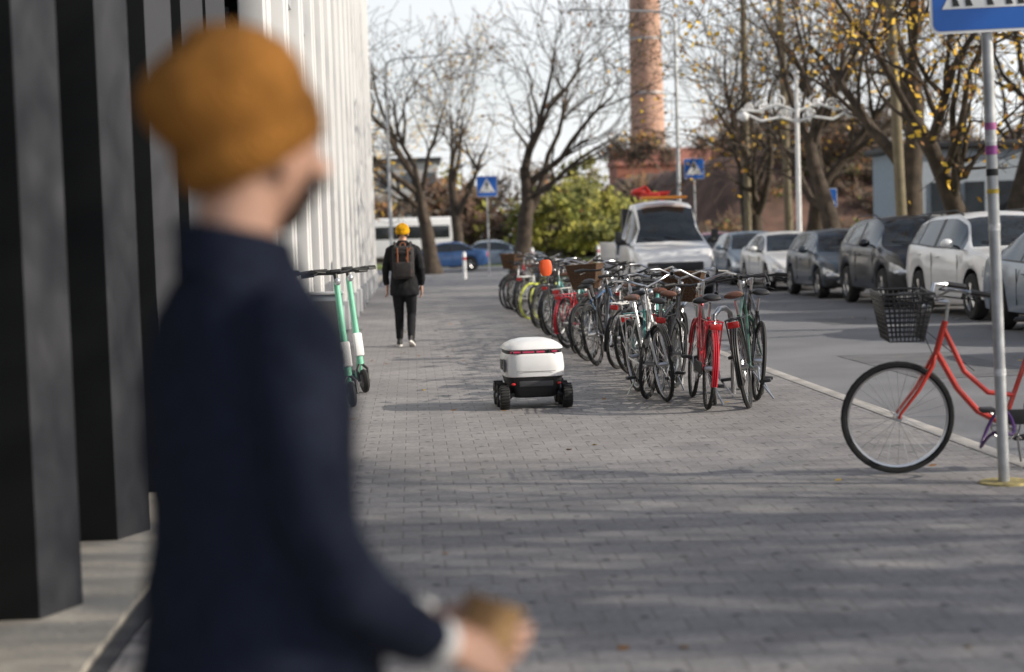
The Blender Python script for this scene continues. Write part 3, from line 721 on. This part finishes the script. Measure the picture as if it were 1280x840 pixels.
def hand(mb,wr,d,across,m,curl=(25,45,35),thumb=1):
    d=Vector(d).normalized(); a=Vector(across); a=(a-d*a.dot(d)).normalized(); nrm=d.cross(a)
    T=Matrix((( d.x,a.x,nrm.x,wr[0]),(d.y,a.y,nrm.y,wr[1]),(d.z,a.z,nrm.z,wr[2]),(0,0,0,1)))
    rings=[]
    for x,w,h in ((-.05,.027,.021),(0,.028,.019),(.025,.035,.018),(.06,.042,.016),(.09,.042,.013),(.1,.036,.008)):
        rings.append([Vector((x,w*math.cos(2*math.pi*j/16),h*math.sin(2*math.pi*j/16))) for j in range(16)])
    mb.loft(rings,m,M=T)
    for i,(yo,ln) in enumerate(((.032,.074),(.011,.084),(-.011,.078),(-.032,.062))):
        p=Vector((.075,yo,0)); pts=[p.copy()]; p=Vector((.098,yo*1.05,0)); pts.append(p.copy()); ang=0
        for s_,c_ in zip((.46,.30,.24),curl):
            ang+=c_*(1+.12*i); p=p+Vector((math.cos(R(ang)),yo*.6,-math.sin(R(ang))))*ln*s_; pts.append(p.copy())
        mb.tube(pts,[.0095,.0098,.0088,.0078,.0062],m,10,M=T)
    mb.tube([(.01,.018,-.004),(.035,.042,-.014),(.065,.056,-.026),(.088,.054,-.036)],[.015,.013,.0105,.008],m,10,M=T)
I3=Matrix.Identity(3)
NAVY=mat('navy_wool',(.010,.014,.028),.9,var=.3,scale=40,bump=.3,bscale=200,spec=.2)
TROU=mat('dark_trousers',(.03,.03,.035),.9,var=.2,scale=20,spec=.2)
BLKC=mat('black_coat',(.014,.014,.016),.85,var=.3,scale=20,spec=.25)
SHOE=mat('shoe_black',(.02,.02,.02),.6); SOLE=mat('sole_white',(.65,.63,.6),.7)
HATB=knit_mat('beanie_mustard_brown',(.34,.145,.03)); HATY=knit_mat('beanie_yellow',(.75,.38,.01))
BEARD=mat('beard_brown',(.05,.028,.018),.95,var=.4,scale=120,bump=1,bscale=150)
CUFF=mat('shirt_white',(.75,.75,.74),.8)
def shoe(mb,p,yaw=0,pitch=0,sole=SOLE):
    T=Matrix.Translation(p)@Matrix.Rotation(R(yaw),4,'Z')@Matrix.Rotation(R(pitch),4,'X')
    def rg(z,s_): return [Vector((.045*s_*math.cos(2*math.pi*j/20)*(1 if math.sin(2*math.pi*j/20)>0 else .85),.05+.145*s_*math.sin(2*math.pi*j/20),z)) for j in range(20)]
    mb.loft([rg(0,1.0),rg(.025,1.02)],sole,M=T)
    mb.loft([rg(.025,.98),rg(.05,.97),[Vector((v.x*.85,v.y*.85-.0,.075)) for v in rg(.07,.9)],[Vector((v.x*.9,-.01+(v.y-.05)*.42,.105)) for v in rg(.1,.9)]],SHOE,M=T)

man=empty('man_in_beanie',(-.255,2.56,-.01),(0,0,R(-60)))
j=MB()
prof=[(.74,.225,.180,-.0),(.85,.222,.172,0),(1.0,.205,.152,0),(1.12,.195,.138,0),(1.25,.200,.138,0),(1.35,.200,.130,0),(1.405,.178,.112,-.005),(1.45,.130,.094,-.01),(1.485,.090,.082,-.010),(1.51,.076,.074,-.008)]
j.loft([ellring(0,cy,z,a,b_,32,2.3) for z,a,b_,cy in prof],NAVY)
j.tube([(.12,-.005,1.42),(.18,-.01,1.375),(.212,-.02,1.27),(.228,-.01,1.12),(.235,.03,1.02),(.215,.12,.955),(.185,.195,.91)],[.058,.068,.063,.058,.060,.052,.044],NAVY,16)
j.tube([(-.12,-.005,1.42),(-.18,-.01,1.375),(-.212,-.03,1.27),(-.225,-.02,1.10),(-.21,.06,1.0),(-.12,.18,.945),(.0,.27,.90)],[.058,.068,.063,.058,.058,.05,.042],NAVY,16)
remesh_obj(j,'jacket',man,.011,6,fold=.02)
c_=MB(); rings=[]
for z,a,b_,cy in ((1.465,.098,.098,-.008),(1.495,.088,.092,-.010),(1.525,.081,.088,-.014),(1.528,.075,.082,-.014),(1.50,.068,.075,-.010)):
    rings.append([Vector((v.x,v.y,v.z-.22*(v.y)*(1 if z>1.47 else .3))) for v in ellring(0,cy,z,a,b_,28)])
c_.loft(rings,NAVY,cap=False); c_.obj('collar',parent=man)
c_=MB(); c_.tube([(.185,.195,.91),(.176,.22,.90)],[.037,.036],CUFF,16); c_.tube([(-.005,.265,.90),(.02,.285,.893)],[.037,.036],CUFF,16); c_.obj('shirt_cuffs',parent=man)
t=MB()
t.loft([ellring(0,0,z,a,b_,28,2.3) for z,a,b_ in ((.80,.17,.12),(.88,.185,.13),(.96,.175,.125))],TROU)
for s_ in (-1,1): t.tube([(s_*.09,0,.88),(s_*.095,0,.78),(s_*.10,.01,.5),(s_*.105,-.01,.3),(s_*.11,-.02,.09)],[.09,.098,.07,.065,.052],TROU,16)
remesh_obj(t,'trousers',man,.014,5)
t=MB()
for s_ in (-1,1): shoe(t,(s_*.11,-.05,.01),-s_*8)
t.obj('shoes',parent=man)
h=MB(); hd=Matrix.Rotation(R(7),3,'Z')@Matrix.Rotation(R(-4),3,'X'); hc=Vector((0,.035,1.65))
head_mesh(h,hc,hd,BEARD,None); h.tube([(0,-.02,1.44),(0,-.008,1.53),(0,.008,1.61)],[.066,.060,.062],SKIN,20)
h.obj('head',parent=man,ang=60)
h=MB(); beanie(h,hc+Vector((0,-.014,.008)),hd@Matrix.Rotation(R(25),3,'X'),HATB,PR_SLOUCH,1.03); h.obj('beanie',parent=man,ang=60)
h=MB(); hand(h,(.172,.24,.89),(-.12,.95,-.38),(-.6,.2,.75),SKIN,(30,45,30)); remesh_obj(h,'right_hand',man,.0032,3)
h=MB(); hand(h,(.03,.295,.885),(.75,.65,-.30),(.2,.1,.95),SKIN,(25,35,25)); remesh_obj(h,'left_hand',man,.0032,3)
PB=mat('paper_tan',(.45,.27,.12),.9,var=.2,scale=20,bump=.6,bscale=30)
h=MB(); rr2=random.Random(5); rings=[]
for i in range(9):
    z=-.06+.12*i/8; s_=.040+.006*rr2.random()+(.006 if i in(0,8) else 0)
    rings.append([Vector((v.x+rr2.uniform(-.003,.003),v.y+rr2.uniform(-.003,.003),z)) for v in ellring(0,0,0,s_*1.0,s_*.7,18,3.5)])
h.loft(rings,PB); h.obj('paper_bag',(.115,.335,.878),(R(-25),R(10),R(20)),parent=man,ang=50)

wk=empty('walking_pedestrian',(-.13,23.7,0),(0,0,R(-3)))
j=MB()
prof=[(.72,.205,.140,.0),(.80,.205,.145,0),(.95,.19,.135,0),(1.08,.178,.125,0),(1.22,.195,.13,0),(1.32,.20,.125,0),(1.39,.18,.11,-.005),(1.44,.12,.085,-.01),(1.48,.075,.07,-.01),(1.50,.062,.06,-.01)]
j.loft([ellring(0,cy,z,a,b_,28,2.3) for z,a,b_,cy in prof],BLKC)
j.tube([(.12,0,1.41),(.185,0,1.36),(.22,-.03,1.24),(.25,-.06,1.10),(.25,.0,.98),(.24,.04,.86)],[.05,.066,.062,.056,.050,.043],BLKC,14)
j.tube([(-.12,0,1.41),(-.185,0,1.36),(-.22,.02,1.24),(-.255,.02,1.10),(-.262,.07,.98),(-.25,.12,.88)],[.05,.066,.062,.056,.050,.043],BLKC,14)
remesh_obj(j,'coat',wk,.013,5,fold=.02)
t=MB(); t.loft([ellring(0,0,z,a,b_,24,2.3) for z,a,b_ in ((.74,.15,.11),(.85,.165,.12),(.95,.15,.11))],BLKC)
t.tube([(.085,0,.84),(.09,.02,.72),(.085,.08,.47),(.08,-.0,.28),(.08,-.10,.11)],[.08,.088,.068,.062,.050],BLKC,14)
t.tube([(-.085,0,.84),(-.09,.03,.72),(-.09,.12,.47),(-.095,.16,.28),(-.10,.20,.10)],[.08,.088,.068,.062,.050],BLKC,14)
remesh_obj(t,'trousers',wk,.012,4)
t=MB(); shoe(t,(.08,-.15,.045),-6,-22); shoe(t,(-.10,.17,0),6,0); t.obj('shoes',parent=wk)
h=MB(); hc=Vector((0,.015,1.60)); head_mesh(h,hc,I3,None,BEARD); h.tube([(0,-.01,1.44),(0,.0,1.55)],[.055,.05],SKIN,16); h.obj('head',parent=wk,ang=60)
h=MB(); beanie(h,hc+Vector((0,0,-.005)),Matrix.Rotation(R(8),3,'X'),HATY,PR_CAP,1.05); h.obj('beanie',parent=wk,ang=60)
h=MB(); hand(h,(.24,.045,.845),(0,.15,-1),(-.2,1,0),SKIN,(12,18,12)); remesh_obj(h,'right_hand',wk,.004,3)
h=MB(); hand(h,(-.247,.125,.865),(0,.2,-1),(.2,1,0),SKIN,(12,18,12)); remesh_obj(h,'left_hand',wk,.004,3)
BPK=mat('backpack_fabric',(.03,.026,.026),.85,var=.3,scale=15); BPO=mat('backpack_trim',(.30,.10,.04),.7)
h=MB(); h.box((.01,-.21,1.19),(.30,.17,.46),BPK,bev=.05); h.box((.01,-.30,1.09),(.24,.06,.22),BPK,bev=.025); h.box((.01,-.30,1.33),(.26,.04,.05),BPK,bev=.015)
for x in (-.06,.08): h.box((x,-.315,1.27),(.018,.02,.25),BPO,bev=.004)
h.tube([(.12,-.30,1.40),(.06,-.318,1.25),(.13,-.31,1.05)],.008,BPO,6); h.torus((.01,-.21,1.43),.035,.008,BPO,16,5)
for s_ in (-1,1): h.tube([(s_*.1,-.16,1.40),(s_*.11,-.06,1.47),(s_*.125,.06,1.43),(s_*.13,.15,1.28),(s_*.14,.10,1.08),(s_*.13,-.14,.99)],.018,BPK,8)
h.obj('backpack',parent=wk)

# ---------------------------------------------------------------- trees
def tree_mesh(name,seed,H,r0,bark=BARK,leaf=None,nl=0,trunkf=.3,levels=4,lean=(0,0),spread=1.,kids=(5,5,4,4),rmin=.009):
    rn=random.Random(seed); mb=MB(); sides=[10,8,6,4,3,3]; tips=[]
    def grow(p,d,L,r,lev):
        n=[6,6,5,4,3,2][lev]; wob=[.10,.20,.26,.3,.32,.35][lev]; up=[.05,.06,.06,.05,.03,.02][lev]
        pts=[p.copy()];rad=[r]; ds=[d]
        for i in range(n):
            d=(d+Vector((rn.gauss(0,wob),rn.gauss(0,wob),rn.gauss(0,wob*.7)+up))).normalized()
            p=p+d*(L/n); pts.append(p.copy()); rad.append(max(rmin,r*(1-(.45 if lev==0 else .72)*(i+1)/n))); ds.append(d)
        if lev==0: rad[0]*=1.35
        mb.tube(pts,rad,bark,sides[lev],cap=False)
        if lev>=levels-1: tips.extend(pts[1:])
        if lev>=levels: return
        k=kids[lev]
        for q in range(k):
            i=rn.randint(max(1,n//2) if lev==0 else 1,n) if q<k-1 else n
            dd=ds[i]; ax=dd.orthogonal().normalized(); ax=Matrix.Rotation(rn.uniform(0,6.28),3,dd)@ax
            an=R(rn.uniform(22,55))*spread
            if q==k-1: an*=.4
            nd=(Matrix.Rotation(an,3,ax)@dd).normalized()
            if lev<2 and nd.z<.15: nd.z=.2; nd.normalize()
            ll=L*rn.uniform(.5,.82) if lev else H*rn.uniform(.28,.42)
            grow(pts[i],nd,ll,rad[i]*rn.uniform(.5,.72),lev+1)
    grow(Vector((0,0,-.1)),Vector((lean[0],lean[1],1)).normalized(),H*trunkf,r0,0)
    if leaf:
        for q in range(nl):
            c=rn.choice(tips)+Vector((rn.gauss(0,.12),rn.gauss(0,.12),rn.gauss(0,.12))); s_=rn.uniform(.05,.10)
            a=Vector((rn.uniform(-1,1),rn.uniform(-1,1),rn.uniform(-1,1))).normalized()*s_; bb=a.orthogonal().normalized()*s_*.8
            mb.add([c-a,c+bb,c+a,c-bb],[[0,1,2,3]],rn.choice(leaf))
    return mb.mesh(name,ang=60)
TA=tree_mesh('t_a',11,14,.36,BARK,[LEAFO],120,.3,kids=(6,5,4,4),rmin=.012)
TB=tree_mesh('t_b',23,13,.32,BARK,[LEAFY,LEAFY,LEAFO],800,.32,lean=(.12,.05))
TC=tree_mesh('t_c',37,12,.28,BARK,[LEAFY,LEAFY,LEAFO],1700,.36,lean=(-.15,0))
TD=tree_mesh('t_d',51,13,.34,BARK,[LEAFO,LEAFY,LEAFY],700,.42,lean=(-.08,.1),spread=.9)
TE=tree_mesh('t_e',66,12,.24,BARK,None,0,.36,levels=3,kids=(4,3,3),rmin=.012)
for x,y,m,rz,s_ in ((.9,76,TA,20,1.05),(2.4,92,TD,200,1.0),(4.6,72,TA,150,1.1),(-2.5,98,TC,10,1.0)):
    place('bare_tree',m,(x,y,0),(0,0,R(rz)),scale=(s_,)*3)
rowt=[(13.0,38.0,TC,0,1),(13.4,43.6,TD,30,1.05),(13.2,50.5,TB,160,1.05),(13.5,57,TD,250,1),(13.4,65,TA,70,.95),(18.5,52,TB,40,1.15),(18.5,37,TD,290,1.05),
 (13.2,31.0,TB,120,.95),(13.2,24,TE,200,1.0),(13.2,6.6,TA,60,.9),(13.4,3.0,TD,300,.95),(13.3,-1.5,TB,0,.95),(15.8,.5,TA,250,1.0),(13.4,-7,TE,140,1.1),(24,75,TA,0,1.1),(28,80,TB,50,1.2),(17,85,TD,190,1.0)]
for x,y,m,rz,s_ in rowt: place('autumn_tree',m,(x,y,-.02),(0,0,R(rz)),scale=(s_,)*3)
b=MB(); b.cyl((0,0,-.1),(0,0,11),.15,WOODP,12,r2=.11); b.box((0,0,10.4),(1.6,.1,.1),WOODP)
for x in (-.7,-.35,.35,.7): b.cyl((x,0,10.4),(x,0,10.6),.04,SWHITE,8)
up=b.mesh('upole')
for x,y,l in ((12.75,43,-2),(12.7,56,-1),(12.9,64,0)): place('utility_pole',up,(x,y,0),(0,R(l),0))
def cloud(mb,blobs,per,size,mats,seed=1,long=1.0):
    rn=random.Random(seed)
    for (cx,cy,cz,rx,ry,rz) in blobs:
        subs=[]
        for q in range(14):
            while True:
                p=Vector((rn.uniform(-1,1),rn.uniform(-1,1),rn.uniform(-1,1)))
                if p.length<1: break
            subs.append((p,rn.uniform(.18,.38),rn.choice(mats)))
        for q in range(per):
            sp,sr,m=rn.choice(subs); o=Vector((rn.gauss(0,1),rn.gauss(0,1),rn.gauss(0,1)))*sr*.55; p=sp+o
            c=Vector((cx+p.x*rx,cy+p.y*ry,max(.05,cz+p.z*rz))); s_=size*rn.uniform(.6,1.3)
            a=Vector((rn.uniform(-1,1),rn.uniform(-1,1),rn.uniform(-1,1)+(.8 if long>1 else 0))).normalized()*s_*long; bb=a.orthogonal().normalized()*s_*.6/long
            mb.add([c-a,c+bb,c+a,c-bb],[[0,1,2,3]],m if rn.random()<.8 else rn.choice(mats))
b=MB()
cloud(b,[(9.5,100,2.7,2.6,2,2.3),(12,103,3,2.5,2,2.8),(7.6,101,2.0,1.8,2,1.6),(14,99,2.2,2,2,1.8),(11,98,1.5,3,1.5,1.1),(10.8,106,4.2,2.2,2,2.4)],1900,.17,[LEAFG,LEAFG,LEAFD,LEAFG,LEAFD],5)
for x,y in ((9.5,100),(12,103),(7.6,101),(14,99),(10.8,106)):
    for q in range(6): b.tube([(x,y,0),(x+random.uniform(-1.3,1.3),y+random.uniform(-1,1),3.2)],[.08,.02],BARK,5)
b.obj('yellow_green_shrubs',smooth=False)
b=MB(); rn=random.Random(9); bl=[]
for i in range(30):
    x=-30+i*3.6+rn.uniform(-2,2); yy=rn.uniform(125,160); h=rn.uniform(2.0,4.2) if x>13 else rn.uniform(2.2,4.8); bl.append((x,yy,h*.8,rn.uniform(3,5),3,h))
cloud(b,bl,600,.34,[TWIG,TWIG,LEAFO,BARKL,LEAFG],6,1.0)
cloud(b,bl,500,.42,[TWIG,BARKL],8,3.0)
for (x,yy,cz,rx,ry,rz) in bl: b.tube([(x,yy,0),(x+.3,yy,cz),(x+.2,yy,cz+rz*.9)],[.3,.18,.04],BARK,6)
b.obj('distant_trees',smooth=False)
def hillh(x,yy):
    h=6.0*max(0,min(1,(x-21)/9))**1.1 if yy<74 else 0
    if yy>=74: h=6.4*max(0,min(1,(yy-96)/10))*max(0,min(1,(x-15)/5))
    if yy<74 and x>30: h+=1.8*min(1,(x-30)/14)
    return h+noise.noise(Vector((x*.12,yy*.12,0)))*1.1*min(1,h/3)+noise.noise(Vector((x*.5,yy*.5,3)))*.45*min(1,h/2)
b=MB(); nx,ny=90,80; vs=[];fs=[]
for i in range(nx+1):
    for jj in range(ny+1):
        x=18.5-4*(0)+i*1.07-3.6; yy=22+jj*2.65
        vs.append((x,yy,hillh(x,yy)-.15))
for i in range(nx):
    for jj in range(ny): q=i*(ny+1)+jj; fs.append([q,q+ny+1,q+ny+2,q+1])
b.add(vs,fs,EARTH); b.obj('embankment_hill',ang=60)
b=MB(); bl=[]
rn=random.Random(4)
for i in range(34):
    x=rn.uniform(26,55); yy=rn.uniform(36,72); bl.append((x,yy,5.2+rn.uniform(-2.5,2.2)*(x>30),2.4,2.4,rn.uniform(1.3,2.6)))
for i in range(28):
    x=rn.uniform(16,70); yy=rn.uniform(103,125); bl.append((x,yy,6.5+rn.uniform(-1.5,1.5),2.6,2.4,rn.uniform(1.2,2.4)))
cloud(b,bl,330,.17,[TWIG,LEAFO,LEAFO,LEAFY,BARKL],11,1)
cloud(b,bl,420,.30,[TWIG,BARKL,BARK],12,3.5)
bl=[]
for i in range(40):
    x=rn.uniform(16,48); yy=rn.uniform(96,106); bl.append((x,yy,hillh(x,yy)+rn.uniform(.1,.6),1.6,1.4,rn.uniform(.4,1.0)))
cloud(b,bl,200,.15,[TWIG,LEAFO,BARKL,LEAFD],21,1)
cloud(b,bl,120,.22,[TWIG,BARKL],22,3)
b.obj('hillside_brush',smooth=False)
b=MB(); rn=random.Random(2)
for i in range(380):
    if i<60: x,yy,z=rn.uniform(-1,3.6),rn.uniform(5.5,30),.004
    else: x,yy,z=rn.uniform(7.4,12.2) if rn.random()<.7 else rn.uniform(3.9,8),rn.uniform(10,55),-.094
    s_=rn.uniform(.02,.045); a=rn.uniform(0,6.28); c=Vector((x,yy,z)); u=Vector((math.cos(a),math.sin(a),rn.uniform(-.1,.3)))*s_; w=Vector((-math.sin(a),math.cos(a),rn.uniform(0,.3)))*s_*.7
    b.add([c-u*.9,c+w,c+u,c-w*.8],[[0,1,2,3]],LEAFO if rn.random()<.7 else LEAFY)
b.obj('fallen_leaves',smooth=False)
# ---------------------------------------------------------------- chimney + buildings
BRK=brick_mat('chimney_brick',(.46,.27,.19),(.54,.36,.27),(.4,.36,.32),1,1.2,.5)
b=MB(); rings=[]
for z,r in ((0,2.9),(12,2.65),(30,2.35),(60,2.0),(61,2.2),(63,2.2),(63,1.7)): rings.append(ellring(0,0,z,r,r,40))
b.loft(rings,BRK); 
for z in (14,22,30,38,46): 
    rr=2.9-(z/60)*.9+.07; b.tube([(0,0,z),(0,0,z+.25)],rr,GALV,40)
b.obj('brick_chimney',(35.6,250,0))
bb=empty('brick_factory'); b=MB(); RB=brick_mat('red_brick',(.3,.1,.06),(.36,.14,.09),(.3,.25,.2),1,.6,.2)
b.box((38,240,5.5),(18,10,11),RB); b.obj('walls',parent=bb,smooth=False)
b=MB(); b.add([(28.7,234.7,11),(47.3,234.7,11),(47.3,245.3,11),(28.7,245.3,11),(28.7,240,13.5),(47.3,240,13.5)],[[0,1,5,4],[2,3,4,5],[1,2,5],[3,0,4]],mat('roof_tile',(.35,.14,.1),.8)); b.obj('roof',parent=bb,smooth=False)
b=MB()
for i in range(7):
    for z in (3.5,8): b.box((31+i*2.4,234.98,z),(1.1,.1,2),WGLASS)
b.obj('windows',parent=bb,smooth=False)
gb=empty('grey_blue_building'); b=MB(); GB=mat('render_grey_blue',(.42,.47,.52),.8,var=.08)
b.box((22.6,70,2.2),(4.6,6,4.6),GB); b.obj('walls',parent=gb,smooth=False)
b=MB(); b.box((22.6,70,4.65),(5.2,6.6,.25),GREYM,bev=.03); b.obj('roof',parent=gb)
b=MB(); 
for x in (21.4,22.8,24.1): b.box((x,66.98,2.5),(.8,.08,1.3),WGLASS); b.box((x,66.97,1.8),(.95,.12,.08),FACW)
b.obj('windows',parent=gb,smooth=False)
pb=empty('pale_distant_building'); b=MB(); b.box((-14,190,5),(34,12,10),mat('render_pale',(.5,.5,.48),.8)); b.obj('walls',parent=pb,smooth=False)
b=MB()
for i in range(14):
    for z in (2,5,8): b.box((-29+i*2.4,183.97,z),(1.3,.1,1.6),WGLASS)
b.obj('windows',parent=pb,smooth=False)
b=MB(); b.box((-14,190,10.2),(35,13,.4),GREYM); b.obj('roof',parent=pb,smooth=False)

# ---------------------------------------------------------------- lamps
b=MB(); b.tube([(0,0,0),(0,0,1.2),(0,0,9.0),(-.1,0,9.25),(-.5,0,9.4),(-3.2,0,9.55)],[.10,.08,.055,.05,.04,.03],GALV,12); b.box((-3.45,0,9.55),(.7,.22,.09),GALV,bev=.03); b.cyl((0,0,0),(0,0,.5),.13,GALV)
lm=b.mesh('lamp'); place('street_lamp',lm,(9.7,60.5,0)); place('street_lamp',lm,(-.9,74,0),(0,0,R(180)))
b=MB(); b.tube([(0,0,0),(0,0,1.0),(0,0,6.1)],[.12,.085,.06],SWHITE,12); b.ell((0,0,6.15),(.1,.1,.1),SWHITE)
for s_ in (-1,1):
    b.tube([(0,0,5.0),(s_*.6,0,5.25),(s_*1.2,0,5.05),(s_*1.7,0,5.1)],.045,SWHITE,8)
    b.tube([(0,0,4.7),(s_*.5,0,4.85),(s_*1.1,0,4.75),(s_*1.6,0,5.0)],.04,SWHITE,8)
    for cx,cz,rr in ((.55,5.3,.24),(1.05,5.2,.2),(1.45,5.15,.14),(.4,4.95,.14)):
        b.tube([(s_*cx+rr*(1-k/26)*math.cos(k*.42)*s_,0,cz+rr*(1-k/26)*math.sin(k*.42)) for k in range(24)],.03,SWHITE,6)
    b.ell((s_*1.62,0,4.9),(.14,.14,.15),SWHITE)
b.obj('ornate_street_lamp',(11.75,50.5,0))

# ---------------------------------------------------------------- light
EL,AZ=26,-15
S=Vector((math.cos(R(EL))*math.cos(R(AZ)),math.cos(R(EL))*math.sin(R(AZ)),math.sin(R(EL))))
sd=bpy.data.lights.new('sun','SUN'); sd.energy=5; sd.angle=R(.5); sd.color=(1,.92,.80)
so=bpy.data.objects.new('sun',sd); col_root.objects.link(so); so.rotation_euler=S.to_track_quat('Z','Y').to_euler(); so.location=(30,0,30)
w=bpy.data.worlds.new('World'); sc.world=w; w.use_nodes=True; N=w.node_tree.nodes; L=w.node_tree.links
bg=N['Background']; sk=N.new('ShaderNodeTexSky'); sk.sky_type='NISHITA'; sk.sun_disc=False; sk.sun_elevation=R(EL); sk.sun_rotation=R(90-AZ); sk.dust_density=2.0; sk.air_density=1.0
tc=N.new('ShaderNodeTexCoord'); mp=N.new('ShaderNodeMapping'); mp.inputs['Scale'].default_value=(1,1,3); nz=N.new('ShaderNodeTexNoise'); nz.inputs['Scale'].default_value=2.6; nz.inputs['Detail'].default_value=5
L.new(tc.outputs['Generated'],mp.inputs['Vector']); L.new(mp.outputs[0],nz.inputs['Vector'])
mr=N.new('ShaderNodeMapRange'); mr.inputs['From Min'].default_value=.35; mr.inputs['From Max'].default_value=.65; mr.inputs['To Min'].default_value=.72; mr.inputs['To Max'].default_value=1.0
L.new(nz.outputs['Fac'],mr.inputs['Value'])
sx=N.new('ShaderNodeSeparateXYZ'); L.new(tc.outputs['Generated'],sx.inputs[0])
hz=N.new('ShaderNodeMapRange'); hz.inputs['From Min'].default_value=.15; hz.inputs['From Max'].default_value=.5; hz.inputs['To Min'].default_value=1.0; hz.inputs['To Max'].default_value=.18
L.new(sx.outputs[2],hz.inputs['Value'])
mm=N.new('ShaderNodeMath'); mm.operation='MULTIPLY'; L.new(mr.outputs['Result'],mm.inputs[0]); L.new(hz.outputs['Result'],mm.inputs[1])
mx=N.new('ShaderNodeMix'); mx.data_type='RGBA'; mx.inputs[7].default_value=(7.6,7.75,7.9,1); L.new(mm.outputs[0],mx.inputs[0]); L.new(sk.outputs['Color'],mx.inputs[6]); L.new(mx.outputs[2],bg.inputs['Color'])
bg.inputs['Strength'].default_value=.14

# ---------------------------------------------------------------- camera
cd=bpy.data.cameras.new('camera'); co=bpy.data.objects.new('camera',cd); col_root.objects.link(co); sc.camera=co
cd.sensor_width=36; cd.lens=59.06; cd.clip_end=3000; cd.clip_start=.05
Mx=Matrix.Rotation(R(-3.30),4,'Z')@Matrix.Rotation(R(90-3.38),4,'X')@Matrix.Rotation(R(-1.8),4,'Z')
co.matrix_world=Matrix.Translation((0,0,1.5))@Mx
cd.dof.use_dof=True; cd.dof.focus_distance=14.5; cd.dof.aperture_fstop=1.5
sc.view_settings.view_transform='Standard'; sc.view_settings.look='None'; sc.view_settings.exposure=0
